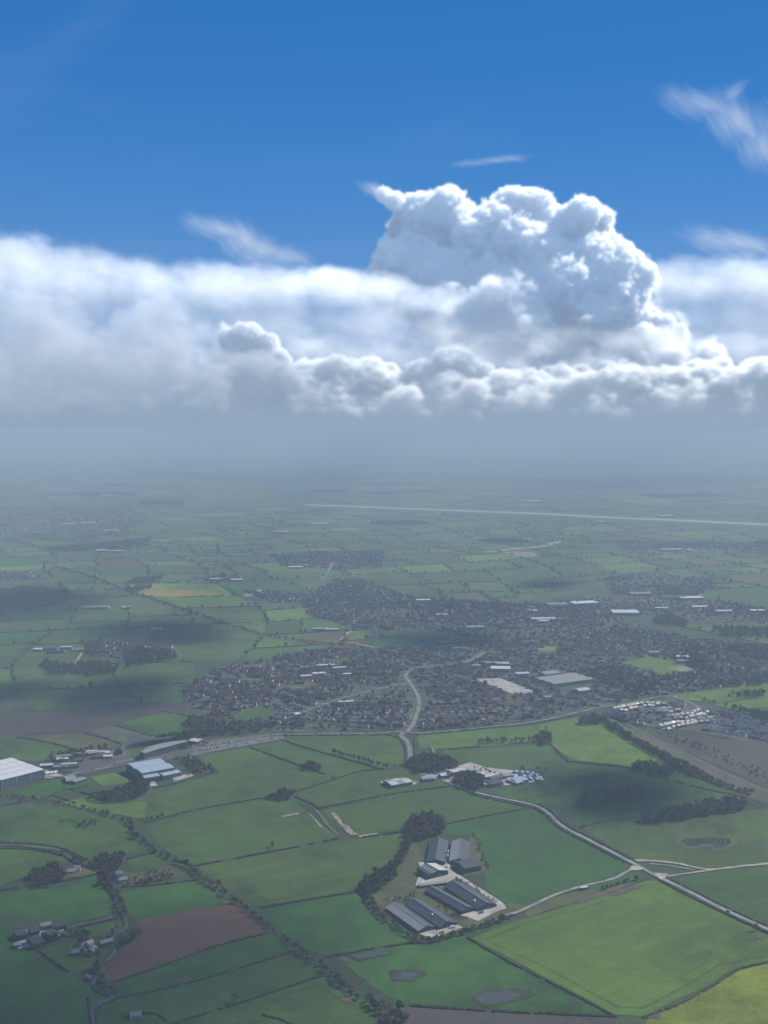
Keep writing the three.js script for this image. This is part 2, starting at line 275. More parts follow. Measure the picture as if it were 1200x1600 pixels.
// ---------------------------------------------------------------- surface textures (tints around 1, laid out in metres)
function tintTexture(size, metres, paint) {
  const d = new Uint8Array(size * size * 4);
  for (let y = 0; y < size; y++) for (let x = 0; x < size; x++) {
    const c = paint((x / size) * metres, (y / size) * metres), k = (y * size + x) * 4;
    for (let i = 0; i < 3; i++) d[k + i] = 255 * clamp(c[i]) ** (1 / 2.2);
    d[k + 3] = 255;
  }
  const t = new THREE.DataTexture(d, size, size); t.wrapS = t.wrapT = THREE.RepeatWrapping; t.magFilter = THREE.LinearFilter; t.minFilter = THREE.LinearMipmapLinearFilter; t.generateMipmaps = true; t.colorSpace = THREE.SRGBColorSpace;
  t.repeat.set(1 / metres, 1 / metres); t.needsUpdate = true;
  return t;
}
const around = (f, x, y, m) => { const u = x / m, v = y / m, a = u * u * (3 - 2 * u), b = v * v * (3 - 2 * v); return mix(mix(f(x, y), f(x - m, y), a), mix(f(x, y - m), f(x - m, y - m), a), b); };   // makes a noise tile
const FIELD = 640;
const fieldNoise = (x, y) => [fbm2(x / 90, y / 90, 3, 1), fbm2(x / 22, y / 22, 3, 7), noise2(x / 3.1, y / 3.1, 17), fbm2(x / 160 + 7, y / 160, 2, 29)];
function fieldTexture(rows, rowDepth, patch, grain) {
  return tintTexture(1024, FIELD, (x, y) => {
    const c = [0, 1, 2, 3].map((i) => around((p, q) => fieldNoise(p, q)[i], x, y, FIELD));
    const row = rows ? smooth(0.86, 1, Math.abs((((x + 1.2 * noise2(y / 40, 3)) / rows) % 1) * 2 - 1)) * rowDepth * (0.4 + c[1]) : 0;
    const v = 0.72 + (rows === 20 ? 0.035 * Math.sin((x / 40) * 2 * Math.PI) : 0) + (c[0] - 0.5) * patch + (c[1] - 0.5) * patch * 0.8 + (c[2] - 0.5) * grain - row, yellow = (c[3] - 0.5) * 0.5;
    return [v * (1 + yellow * 0.7), v * (1 + yellow * 0.25), v * (1 - yellow * 0.4)];
  });
}
const TEX = { pasture: fieldTexture(0, 0, 0.8, 0.34), crop: fieldTexture(20, 0.2, 0.66, 0.3), plough: fieldTexture(4.5, 0.2, 0.34, 0.3) };
const lumps = tintTexture(256, 40, (x, y) => { const v = 0.6 + 0.55 * (around((p, q) => fbm2(p / 7, q / 7, 3, 3), x, y, 40) - 0.3) + 0.2 * (noise2(x * 3.2, y * 3.2, 5) - 0.5); return [v, v, v]; });
const sheets = tintTexture(512, 48, (x, y) => {              // profiled sheeting: panel to panel tone, streaks down the slope
  const panel = hash2(Math.floor(x / 1.0), Math.floor(y / 6), 4), v = 0.8 + 0.12 * (panel - 0.5) + 0.32 * (around((p, q) => fbm2(p / 1.3, q / 9, 3, 31), x, y, 48) - 0.5) + 0.06 * Math.sin((x / 1.0) * 2 * Math.PI);
  return [v, v, v * 0.99];
});
const concrete = tintTexture(512, 60, (x, y) => { const v = 0.76 + 0.85 * (around((p, q) => fbm2(p / 9, q / 9, 4, 41), x, y, 60) - 0.5) + 0.1 * (noise2(x * 4, y * 4, 6) - 0.5); return [v * 1.02, v, v * 0.97]; });
const made = new Map();
function material(key, color, options = {}) {
  if (!made.has(key)) { const m = new THREE.MeshStandardMaterial({ roughness: 0.9, metalness: 0, ...options, color }); m.name = key; made.set(key, m); }
  return made.get(key);
}
const fieldMaterial = (kind, c) => material(`${kind} ${c.join(' ')}`, rgb(c[0] / 0.72, c[1] / 0.72, c[2] / 0.72), { map: TEX[kind], roughness: 1 });

// ---------------------------------------------------------------- flat sheets, roads, hedges
function sheet(points, turn = 0) {
  const contour = points.map(([x, z]) => new THREE.Vector2(x, -z));
  if (THREE.ShapeUtils.isClockWise(contour)) contour.reverse();
  const faces = THREE.ShapeUtils.triangulateShape(contour, []), s = new Shell(), c = Math.cos(turn), k = Math.sin(turn);
  const uv = (p) => [p.x * c - p.y * k + 9000, p.x * k + p.y * c + 9000];
  for (const f of faces) { const [a, b, d] = f.map((i) => contour[i]); s.tri([a.x, 0, -a.y], [b.x, 0, -b.y], [d.x, 0, -d.y], uv(a), uv(b), uv(d)); }
  return s.build();
}
function raggedSheet(points, step = 14, amount = 3, seed = 1, turn = 0) {      // the same with an uneven outline
  const out = [], n = points.length;
  points.forEach(([x, z], i) => {
    const [x1, z1] = points[(i + 1) % n], L = Math.hypot(x1 - x, z1 - z), k = Math.max(1, Math.round(L / step));
    for (let j = 0; j < k; j++) { const t = j / k, px = mix(x, x1, t), pz = mix(z, z1, t); out.push([px + (noise2(px / step, pz / step, seed) - 0.5) * 2 * amount, pz + (noise2(px / step, pz / step, seed + 9) - 0.5) * 2 * amount]); }
  });
  return sheet(out, turn);
}
function curve(points, step = 12) {
  if (points.length < 3) { const [a, b] = points, n = Math.max(1, Math.round(Math.hypot(b[0] - a[0], b[1] - a[1]) / step)); return Array.from({ length: n + 1 }, (_, i) => [mix(a[0], b[0], i / n), mix(a[1], b[1], i / n)]); }
  const c = new THREE.CatmullRomCurve3(points.map(([x, z]) => new THREE.Vector3(x, 0, z)), false, 'centripetal');
  return c.getSpacedPoints(Math.max(2, Math.round(c.getLength() / step))).map((p) => [p.x, p.z]);
}
function sides(line, i) { const a = line[Math.max(0, i - 1)], b = line[Math.min(line.length - 1, i + 1)], l = Math.hypot(b[0] - a[0], b[1] - a[1]) || 1; return [-(b[1] - a[1]) / l, (b[0] - a[0]) / l]; }
function ribbon(points, width, wobble = 0, s = new Shell(), offset = 0, y = 0) {
  const line = curve(points, 8);
  let along = 0;
  for (let i = 0; i + 1 < line.length; i++) {
    const e = (j, k) => { const [nx, nz] = sides(line, j), w = offset + k * (width / 2 + wobble * (noise2(line[j][0] / 6, line[j][1] / 6 + k * 50, 3) - 0.5) * 2); return [line[j][0] + nx * w, y, line[j][1] + nz * w]; };
    const L = Math.hypot(line[i + 1][0] - line[i][0], line[i + 1][1] - line[i][1]), a = e(i, 1), b = e(i, -1), c = e(i + 1, -1), d = e(i + 1, 1);
    s.tri(a, d, c, [0, along], [0, along + L], [width, along + L]); s.tri(a, c, b, [0, along], [width, along + L], [width, along]);
    along += L;
  }
  return s;
}
function hedgeShape(points, width, height, s = new Shell(), step = 2.6, gaps = 0.05, seed = 5) {      // a lumpy bank of twigs
  const line = curve(points, step), ring = (j) => {
    const [nx, nz] = sides(line, j), [x, z] = line[j], q = (k) => hash2(Math.round(x * 7) + k * 31, Math.round(z * 7), seed), w = (width / 2) * (0.7 + 0.6 * q(1)), h = height * (0.65 + 0.7 * noise2(x / 7, z / 7, seed) * q(2) + 0.2 * q(3)), o = (q(4) - 0.5) * 0.8;
    return [[o - w, 0], [o - w * 1.05, h * 0.6], [o - w * 0.35, h], [o + w * 0.4, h * (0.85 + 0.2 * q(5))], [o + w, h * 0.55], [o + w, 0]].map(([a, y]) => [x + nx * a, y, z + nz * a]);
  };
  let before = ring(0);
  for (let i = 1; i < line.length; i++) {
    const now = ring(i);
    if (noise2(line[i][0] / 11, line[i][1] / 11, seed + 3) > gaps * 2) for (let k = 0; k < 5; k++) s.quad(before[k], now[k], now[k + 1], before[k + 1]);
    before = now;
  }
  return s;
}
const inside = (p, poly) => { let c = false; for (let i = 0, j = poly.length - 1; i < poly.length; j = i++) { const [xi, zi] = poly[i], [xj, zj] = poly[j]; if (zi > p[1] !== zj > p[1] && p[0] < ((xj - xi) * (p[1] - zi)) / (zj - zi) + xi) c = !c; } return c; };
const bounds = (poly) => poly.reduce((b, [x, z]) => [Math.min(b[0], x), Math.max(b[1], x), Math.min(b[2], z), Math.max(b[3], z)], [1e9, -1e9, 1e9, -1e9]);
const nearLine = (p, line, d) => { for (let i = 0; i + 1 < line.length; i++) { const [ax, az] = line[i], [bx, bz] = line[i + 1], dx = bx - ax, dz = bz - az, t = clamp(((p[0] - ax) * dx + (p[1] - az) * dz) / (dx * dx + dz * dz || 1)); if (Math.hypot(p[0] - ax - dx * t, p[1] - az - dz * t) < d) return true; } return false; };
const inView = (x, z, slack = 30, spread = 0.352) => z < -900 && Math.abs(x) < -z * spread + slack + 40;

// ---------------------------------------------------------------- the ground
structure('ground', sheet([[-90000, 2500], [90000, 2500], [90000, -130000], [-90000, -130000]]), fieldMaterial('pasture', [0.036, 0.058, 0.018]), 0);

const GREENS = { pale: [0.071, 0.131, 0.010], sage: [0.048, 0.088, 0.009], mid: [0.040, 0.090, 0.008], deep: [0.023, 0.089, 0.006], olive: [0.132, 0.169, 0.008], fresh: [0.082, 0.158, 0.008], tan: [0.090, 0.088, 0.045], soil: [0.108, 0.054, 0.030], moor: [0.050, 0.040, 0.030], grey: [0.066, 0.058, 0.046], dun: [0.077, 0.082, 0.026] };
const NEAR_FIELDS = [
  // kind, colour, direction of the rows, outline
  ['plough', 'soil', 1.2, [[-304.3, -1376.2], [-240.6, -1404.6], [-186.7, -1422.2], [-161.6, -1380], [-141.8, -1340.1], [-180.9, -1317.6], [-214.6, -1292.5], [-248.2, -1255.7], [-296.9, -1218], [-314.1, -1222.4], [-313.4, -1257.3], [-310.3, -1284.3], [-290.1, -1327.9], [-294.6, -1352.5]]],
  ['pasture', 'deep', 0.3, [[-541.6, -1438.2], [-421.8, -1479.7], [-388.9, -1516.9], [-356, -1444.3], [-331.6, -1385.6], [-374.5, -1365.2], [-423.6, -1378.1], [-452.3, -1389.3], [-516.9, -1370.7]]],
  ['pasture', 'deep', 0.1, [[-539, -1367], [-455.8, -1370.7], [-428.6, -1290.8], [-397.6, -1290.8], [-345.5, -1229.9], [-327.6, -1215.1], [-296, -1185.2], [-303.4, -1166.1], [-298.2, -1127], [-285.8, -1078.7], [-428.8, -1078.7]]],
  ['pasture', 'mid', 0.2, [[-401.5, -1294.1], [-356.7, -1321], [-324.3, -1287.6], [-324.9, -1260.4], [-345.3, -1234.3], [-368.3, -1260.4]]],
  ['pasture', 'mid', 0.2, [[-364.3, -1356.1], [-326.8, -1381.8], [-313.9, -1356.1], [-323.6, -1331.3], [-349.8, -1329.6]]],
  ['pasture', 'deep', 0.5, [[-341.1, -1458.7], [-255.6, -1494.8], [-210.7, -1448.4], [-191.3, -1426.2], [-303.9, -1378.1], [-315.9, -1393.1]]],
  ['crop', 'deep', 1.3, [[-294.2, -1212.2], [-247.3, -1251.1], [-141, -1333.1], [-129.3, -1329.6], [-104.9, -1290.8], [-144.8, -1263.5], [-222.3, -1210.8], [-281.1, -1179.7]]],
  ['pasture', 'mid', 1.3, [[-297.4, -1163.4], [-283.9, -1177], [-221.5, -1206.4], [-144.2, -1258.8], [-103.1, -1285.9], [-65.3, -1237.4], [-116.9, -1197.9], [-148.4, -1174.2], [-215.2, -1127], [-252.5, -1096.3], [-284, -1096.3]]],
  ['crop', 'mid', 1.45, [[-212.4, -1125.8], [-147.9, -1170.1], [-116.5, -1193.6], [-64.9, -1229.9], [-27, -1177], [0, -1150.1], [-24.9, -1078.7], [-223.7, -1078.7]]],
  ['pasture', 'deep', 0.3, [[-155, -1406.5], [-98.1, -1432.1], [-33.2, -1456.6], [-20, -1400.8], [36.2, -1317.6], [-18.6, -1297.4], [-64.5, -1279.5], [-104.5, -1304.1]]],
  ['crop', 'sage', 1.0, [[-253.3, -1544.3], [-154.7, -1599.5], [-37.7, -1656], [33.4, -1680.3], [35.3, -1632.4], [10.5, -1530.5], [-35, -1462.8], [-98.7, -1442.2], [-155.8, -1414.3], [-211.8, -1486.2]]],
  ['crop', 'mid', 1.5, [[-363.1, -1713.7], [-292.7, -1778.6], [-207.4, -1828.8], [-150.9, -1835.3], [-98.1, -1728.1], [-68.1, -1664], [-155.9, -1612], [-261.3, -1556], [-310.8, -1607]]],
  ['pasture', 'sage', 0.6, [[-342, -2085.7], [-257.1, -2145.8], [-148.4, -2017], [-86.1, -1949], [-149.3, -1881.9], [-184, -1855], [-295.7, -1797.1], [-369.2, -1733.9], [-491.9, -1806.5], [-431.9, -1812.8], [-379.8, -1835.3], [-332.3, -1956.3], [-290.6, -1990], [-327.5, -2052.8]]],
  ['crop', 'mid', 0.9, [[-252.8, -2150.2], [-198, -2190.8], [-94.2, -2081.5], [-13.6, -2005.4], [-45.1, -1993.8], [-83.1, -1956.3], [-149.5, -2032.8]]],
  ['pasture', 'sage', 0.4, [[-194.7, -2195.4], [-100.7, -2228.2], [0, -2237.7], [31.2, -2209.3], [40.7, -2115.3], [35.6, -2028.8], [-5.7, -2013.1], [-94.7, -2094.1]]],
  ['pasture', 'sage', 0.7, [[-143.8, -1865], [-82.5, -1941.7], [-42.7, -1986.2], [45.2, -1997.7], [86.9, -1967.4], [108.4, -1913.1], [0, -1865], [-102.1, -1800.2]]],
  ['crop', 'mid', 1.5, [[-99.1, -1781.6], [0, -1851.7], [107.6, -1899.1], [147.7, -1861.7], [225.9, -1794], [159.9, -1760.4], [93.1, -1725.2], [-37.9, -1666.7], [-62.5, -1691.3]]],
  ['pasture', 'deep', 0.4, [[92.3, -1710.9], [159.1, -1751.5], [234.1, -1794], [254.8, -1739.7], [298, -1637.6], [338.8, -1553.6], [305.9, -1512.4], [243.6, -1473.3], [187, -1424.2], [157.7, -1416.3], [135.3, -1464.9], [135.9, -1570.2], [135.2, -1674.8], [96.8, -1669.4]]],
  ['crop', 'pale', 0.9, [[103.7, -1322.7], [156.4, -1368.9], [243.9, -1424.2], [352, -1499.2], [377.7, -1499.2], [456.8, -1331.3], [478, -1284.3], [434.8, -1265.1], [393.4, -1248], [345.3, -1203.6], [266, -1142.3], [236.9, -1144.9], [176.1, -1228.4]]],
  ['pasture', 'olive', 0.8, [[269.4, -1137.2], [307.8, -1164.7], [361.2, -1210.8], [392.5, -1240.4], [485.3, -1284.3], [410.1, -1078.7], [242.3, -1078.7]]],
  ['pasture', 'deep', 0.2, [[-53.1, -1269.9], [-18.5, -1289.2], [37.5, -1309.1], [92.8, -1329.6], [143.9, -1255.7], [175.1, -1221], [230.6, -1146.2], [119.6, -1156.7], [26.9, -1168.8], [8.1, -1177]]],
  ['plough', 'grey', 0.3, [[-9.3, -1078.7], [21.3, -1159.4], [118.9, -1148.8], [235.6, -1138.5], [239.2, -1078.7]]],
  ['crop', 'sage', 0.3, [[297.9, -1702.4], [354.4, -1733.9], [391.2, -1722.3], [496.3, -1748.5], [570.2, -1778.6], [681, -1819.2], [589.9, -1570.2], [495.4, -1553.6], [439.1, -1541.9], [375.9, -1572.6], [350.9, -1572.6]]],
  ['crop', 'mid', 1.15, [[392.1, -1505.8], [462.7, -1532.7], [583.8, -1553.6], [492.6, -1304.1], [465.1, -1356.1], [423.8, -1428.1]]],
  ['pasture', 'mid', 0.5, [[171.6, -1868.4], [217.5, -1920.2], [327.8, -2032.8], [441.8, -2001.5], [501.3, -1967.4], [591.1, -1845.1], [523.5, -1809.7], [395.7, -1742.6], [296.4, -1705.3], [275.2, -1731], [251.5, -1809.7]]],
  ['crop', 'fresh', 0.6, [[308.6, -2306.8], [428.9, -2391.1], [462.7, -2276.7], [488, -2159.1], [517.2, -2040.8], [446, -2020.9], [342.2, -2065], [315.5, -2181.6]]],
  ['pasture', 'fresh', 0.3, [[65.4, -2228.2], [179.2, -2266.8], [302.1, -2306.8], [313.1, -2190.8], [194.8, -2154.6], [99, -2137], [66.7, -2145.8]]],
  ['pasture', 'mid', 0.2, [[100.7, -2119.6], [193.6, -2141.4], [315.4, -2163.6], [328.5, -2044.8], [273.4, -2013.1], [202.8, -1990], [130.6, -2060.9]]],
  ['pasture', 'mid', 0.4, [[522.3, -2028.8], [547.8, -1974.9], [603.6, -1868.4], [591, -1855], [539, -1902.6], [460.1, -1982.4]]],
  ['plough', 'grey', 0.9, [[520.3, -2247.3], [607.8, -2218.7], [739.6, -2181.6], [836.8, -2145.8], [708.3, -1809.7], [644.5, -1895.7], [609.4, -1993.8], [570.6, -2102.5]]],
  ['pasture', 'moor', 0.2, [[-830.5, -2228.2], [-857.5, -2301.7], [-738.2, -2424.3], [-657.5, -2481.7], [-496.5, -2517.4], [-413.9, -2446.9], [-458.6, -2391.1], [-527.6, -2337.7], [-588.7, -2266.8], [-685.3, -2247.3]]],
  ['pasture', 'mid', 0.3, [[-827.1, -2218.7], [-720.6, -2218.7], [-623.5, -2163.6], [-564.4, -2115.3], [-587.4, -2077.4], [-627.1, -2052.8], [-781.5, -2094.1]]],
  ['pasture', 'dun', 0.3, [[-704.7, -2228.2], [-595.2, -2242.5], [-536.9, -2200], [-493.1, -2154.6], [-513.3, -2137], [-558.3, -2123.9], [-622.3, -2168]]],
  ['pasture', 'tan', 0.3, [[-588.7, -2266.8], [-549.4, -2306.8], [-452.1, -2223.4], [-418.3, -2190.8], [-481.9, -2159.1], [-533, -2204.7]]],
  ['pasture', 'mid', 0.4, [[-538.5, -2327.3], [-470.6, -2418.7], [-358.5, -2353.5], [-358.3, -2266.8], [-396.4, -2228.2], [-446.7, -2228.2]]],
  ['crop', 'mid', 0.5, [[-647.6, -1728.1], [-601.5, -1766.4], [-554.3, -1809.7], [-490.6, -1794], [-395.1, -1722.3], [-364.7, -1653.4], [-329.1, -1607], [-379.3, -1587.2], [-420.1, -1570.2], [-458.5, -1612], [-560.4, -1642.8], [-614.6, -1637.6]]],
  ['pasture', 'mid', 0.2, [[-603.3, -1607], [-515.1, -1617.1], [-450.2, -1582.3], [-434.7, -1558.3], [-470.8, -1530.5], [-506.2, -1479.7], [-549.1, -1458.7]]],
  ['pasture', 'dun', 0.2, [[-439.4, -1530.5], [-425.9, -1558.3], [-383.6, -1530.5], [-406.8, -1512.4], [-429.7, -1508]]],
  ['pasture', 'dun', 0.1, [[-357.5, -1508], [-291.1, -1548.9], [-278.4, -1512.4], [-336, -1473.3]]],
  ['pasture', 'mid', 0.1, [[-359.3, -1570.2], [-335.2, -1592.1], [-302.1, -1570.2], [-311.7, -1541.9], [-348.7, -1530.5]]],
  ['pasture', 'fresh', 0.3, [[-507.4, -1956.3], [-471.3, -1982.4], [-428.7, -1930.9], [-474.3, -1902.6]]],
  ['pasture', 'deep', 0.2, [[-616.4, -1875.1], [-553.9, -1956.3], [-502.7, -1938.1], [-486.8, -1909.6], [-562, -1835.3]]],
  ['pasture', 'pale', 0.2, [[-520.1, -1816], [-489, -1855], [-436.3, -1809.7], [-383.7, -1828.8], [-371, -1742.6], [-454.2, -1778.6]]],
  ['pasture', 'dun', 0.4, [[-373, -2094.1], [-339, -2081.5], [-295.7, -1993.8], [-334.2, -1967.4], [-350.9, -2013.1]]],
  ['pasture', 'dun', 0.4, [[-33.3, -1458.7], [8.7, -1530.5], [37.1, -1632.4], [46.6, -1637.6], [57.2, -1570.2], [44.2, -1553.6], [42.2, -1481.9], [85, -1490.5], [97.3, -1396.9], [63.3, -1385.6], [42, -1334.8], [15.7, -1370.7], [-16.2, -1418.3]]],
  ['pasture', 'dun', 0.4, [[96.2, -1508], [121.5, -1469.1], [150.4, -1424.2], [186, -1416.3], [158.3, -1385.6], [108.2, -1352.5], [76.1, -1331.3], [51.3, -1317.6], [42.1, -1338.3], [94, -1370.7], [138.2, -1424.2]]],
  ['pasture', 'dun', 0.7, [[128.5, -1674.8], [140.4, -1669.4], [135.9, -1570.2], [143.8, -1539.6], [125.7, -1521.4], [105.1, -1512.4], [120.7, -1570.2]]],
  ['pasture', 'dun', 0.5, [[176.9, -1408.5], [232, -1452.5], [281.4, -1473.3], [327.1, -1490.5], [351.3, -1503.6], [300.8, -1464.9], [244.5, -1428.1], [173.4, -1380]]],
  ['pasture', 'deep', 0.5, [[246.5, -1464.9], [308.5, -1503.6], [340, -1530.5], [361.9, -1512.4], [328, -1494.8], [281.4, -1473.3]]],
  ['pasture', 'tan', 0.3, [[458, -2424.3], [497, -2286.6], [555.6, -2137], [598.1, -1993.8], [642.2, -1888.8], [699.9, -1787.8], [677.1, -1728.1], [592.1, -1848.4], [523.3, -2032.8], [480.7, -2181.6], [434.3, -2391.1]]],
  ['pasture', 'fresh', 0.3, [[704.7, -2579.2], [818.9, -2644.1], [906.8, -2684.6], [1069.7, -2754.9], [1027.3, -2644.1], [871.8, -2579.2], [734.2, -2505.4]]],
  ['pasture', 'fresh', 0.3, [[722.1, -2487.5], [863.4, -2554.1], [1017.3, -2617.8], [978.9, -2517.4], [755.3, -2435.6]]],
];
const nearHull = [[-431.9, -1078.7], [-986, -2517.4], [-677.8, -2505.4], [-372.5, -2446.9], [-205.6, -2276.7], [25.7, -2276.7], [210.1, -2327.3], [455.3, -2446.9], [728.2, -2585.6], [1069.7, -2754.9], [428.8, -1078.7]];
NEAR_FIELDS.forEach(([kind, tone, turn, outline], i) => structure('field', raggedSheet(outline, 16, 1.6, 3 + i, turn), fieldMaterial(kind, GREENS[tone]), 0.12 + i * 0.012));

// ---------------------------------------------------------------- settlements: outlines first, so that farmland keeps out of them
const TOWN = [[-466.5, -2604.8], [-431.9, -2844.2], [-257.8, -3058.7], [-97.3, -3149.9], [0, -3121.9], [-57.7, -3425.3], [-244.8, -3700.3], [-291.8, -4007.6], [-232.3, -4369.8], [-192.8, -4596.1], [-25.5, -4556.7], [92.5, -4132.2], [357.8, -3992.5], [572.9, -3933.4], [746.7, -3700.3], [807.1, -3425.3], [916.9, -3266.7], [1114.6, -3149.9], [981.7, -2769.4], [791.1, -2650.8], [655.4, -2585.6], [570.2, -2529.5], [455.3, -2446.9], [304.7, -2348.2], [181.9, -2301.7], [63.9, -2261.9], [-51.4, -2276.7], [-202.6, -2242.5], [-364.1, -2391.1], [-427.9, -2464.2]];
const TOWN_GREENS = [[[-70.8, -3149.9], [-18.9, -3370.7], [115.3, -3425.3], [227, -3370.7], [70.8, -3149.9]], [[412.7, -3112.7], [444.9, -3168.8], [491.8, -3149.9], [460.6, -3058.7]], [[611.4, -2939.4], [696.7, -3023.6], [764.4, -2955.8], [779.7, -2828.9], [691, -2791.4]], [[-326.4, -2391.1], [-277.2, -2458.4], [-230.7, -2435.6], [-237.4, -2337.7], [-303.4, -2337.7]], [[-253.7, -2650.8], [-182.3, -2698.4], [-143.6, -2684.6], [-191.7, -2617.8]], [[-151.2, -2989.3], [-92.9, -3006.4], [-82.6, -2939.4], [-139.7, -2923.1]], [[-358.1, -2791.4], [-290, -2740.6], [-287.2, -2684.6], [-337.6, -2726.4]]];
const SLABS = [[[219, -2740.6], [282.2, -2754.9], [349.2, -2604.8], [297.9, -2579.2]], [[356.8, -2806.3], [451.1, -2844.2], [497.3, -2644.1], [408.8, -2591.9]], [[245.1, -2867.4], [325.1, -2891], [316.6, -2813.8], [250.6, -2784.1]]];
const VILLAGES = [[[877.7, -4616], [1101, -4803.1], [1316.6, -4616], [1273.4, -4334.2], [1102, -4100.3], [839.3, -4164.5]], [[-552.4, -5495.4], [-379.9, -5670.3], [0, -5670.3], [0, -5053.4], [-220.7, -4936.5], [-451.8, -5053.4]], [[-846.4, -3207.2], [-751.9, -3266.7], [-587.3, -3168.8], [-571.1, -3006.4], [-685.1, -2972.5], [-783.8, -3032.3]], [[-4010.1, -9002.8], [-2054, -8782.2], [-1556.4, -7548], [-1556.9, -6342.4], [-2703.4, -6055.4]], [[-523.1, -4247.7], [-309.1, -4247.7], [-228.7, -4084.6], [-264.4, -3933.4], [-426.4, -4007.6]], [[1251.7, -6231.7], [2084.8, -6124.7], [1931.2, -5670.3], [1196.6, -5793.1]], [[594.7, -4084.6], [937.7, -4084.6], [1189.6, -4007.6], [1296.6, -3792.9], [1211, -3539.7], [968.9, -3599.8], [637.6, -3792.9]], [[791.5, -14239.7], [4120, -14826.7], [4348.3, -13035.2], [1940.4, -11629]], [[-3538.3, -15920], [-954.8, -17186.9], [164.8, -14826.7], [-1230.4, -12292.1]], [[-774.5, -4616], [-678.7, -4760.3], [-549.2, -4676.7], [-651.6, -4480.1]], [[-1618.4, -4824.9], [-1510.6, -4868.9], [-1394.1, -4616], [-1503.8, -4480.1]]];
const builtUp = [TOWN, ...VILLAGES];

// ---------------------------------------------------------------- far farmland: warped and split blocks, each field with its own tone
const farHedges = new Shell(), treeSpots = [], far = randomFrom(2024);
const RUNWAY = [[-645.4, -9274.6], [0, -8891.2], [572.9, -8572.1], [1147.9, -8243.3], [1580.6, -7880.4], [1998, -7628.4], [2438.6, -7291.5], [2752, -7051.9]];
const RAIL_LEFT = [[-1454.4, -5053.4], [-1161.7, -4616], [-951, -4247.7], [-749.1, -3933.4], [-548.7, -3624.4], [-378.3, -3370.7], [-236.2, -3236.7], [-124.6, -3168.8], [0, -3094.5]];
function farmland(z0, z1, cellSize, smallest, hedges) {
  const s = new Shell(), warp = (p, q) => { const k = cellSize * 0.65, x = p * 0.93 + q * 0.37, z = q * 0.93 - p * 0.37; return [x + (fbm2(x / cellSize / 2.2, z / cellSize / 2.2, 2, 51) - 0.5) * 2 * k, z + (fbm2(x / cellSize / 2.2 + 9, z / cellSize / 2.2, 2, 53) - 0.5) * 2 * k]; };
  const tones = ['pale', 'mid', 'sage', 'deep', 'sage', 'fresh', 'mid', 'dun', 'pale', 'mid', 'sage', 'sage'];
  const emit = (u0, u1, v0, v1) => {
    const c = [warp(u0, v0), warp(u1, v0), warp(u1, v1), warp(u0, v1)], mid = warp((u0 + u1) / 2, (v0 + v1) / 2);
    if (!inView(mid[0], mid[1], 300, 0.46) || inside(mid, nearHull)) return;
    if (builtUp.some((b) => inside(mid, b)) || nearLine(mid, RUNWAY, 330)) return;
    const tone = far() < 0.03 ? 'soil' : tones[Math.floor(far() * tones.length)], k = 0.8 + 0.4 * far(), base = GREENS[tone].map((v) => (v / 0.72) * k);
    const wood = far() < (hedges ? (cellSize < 800 ? 0.018 : 0.04) : 0.12);
    const color = wood ? (hedges ? [0.05, 0.055, 0.04] : [0.028, 0.036, 0.022]) : base;
    const uv = (p) => [p[0] + 9000, -p[1] + 9000], P = (p) => [p[0], 0, p[1]];
    s.tri(P(c[0]), P(c[3]), P(c[2]), uv(c[0]), uv(c[3]), uv(c[2]), color); s.tri(P(c[0]), P(c[2]), P(c[1]), uv(c[0]), uv(c[2]), uv(c[1]), color);
    const size = Math.abs(u1 - u0);
    if (hedges) for (const [a, b] of [[c[0], c[1]], [c[0], c[3]]]) {
      if (far() < 0.22 || inside(a, nearHull) || inside(b, nearHull)) continue;
      hedgeShape([a, b], 3.2, 2.4, farHedges, 16, 0.12, 8);
      const L = Math.hypot(b[0] - a[0], b[1] - a[1]);
      for (let d = 8; d < L; d += 18 + far() * 60) if (far() < 0.6) treeSpots.push({ x: mix(a[0], b[0], d / L) + far() * 3, z: mix(a[1], b[1], d / L) + far() * 3, h: 8 + far() * 7, kind: far() < 0.75 ? 'bare' : 'green', far: true });
    }
    if (wood && hedges) for (let i = 0, n = Math.min(420, (size * Math.abs(v1 - v0)) / 130); i < n; i++) { const a = far(), b = far(), p = warp(mix(u0, u1, a), mix(v0, v1, b)); treeSpots.push({ x: p[0], z: p[1], h: 10 + far() * 7, kind: far() < 0.6 ? 'bare' : 'green', far: true }); }
  };
  const split = (u0, u1, v0, v1) => {
    const w = u1 - u0, h = v1 - v0, t = 0.36 + 0.28 * far();
    if (Math.max(w, h) > smallest * 2 || (Math.max(w, h) > smallest * 1.25 && far() < 0.7)) { if (w * (0.8 + 0.4 * far()) > h) { split(u0, mix(u0, u1, t), v0, v1); split(mix(u0, u1, t), u1, v0, v1); } else { split(u0, u1, v0, mix(v0, v1, t)); split(u0, u1, mix(v0, v1, t), v1); } }
    else emit(u0, u1, v0, v1);
  };
  for (let z = z1 * 1.25; z < z0 * 0.4; z += cellSize) for (let x = z1 * 0.9; x < -z1 * 0.9; x += cellSize) { const m = warp(x + cellSize / 2, z + cellSize / 2); if (m[1] < z0 && m[1] > z1 && Math.abs(m[0]) < -m[1] * 0.47 + cellSize) split(x, x + cellSize, z, z + cellSize); }
  return s.build();
}
const mosaic = material('farmland', rgb(1, 1, 1), { map: TEX.pasture, vertexColors: true, roughness: 1 });
structure('farmland', farmland(-1000, -9000, 600, 230, true), mosaic, 0.1);
structure('farmland', farmland(-8700, -22000, 1200, 460, true), mosaic, 0.06);
structure('farmland', farmland(-21500, -75000, 3600, 900, false), mosaic, -0.06 + 0.1);

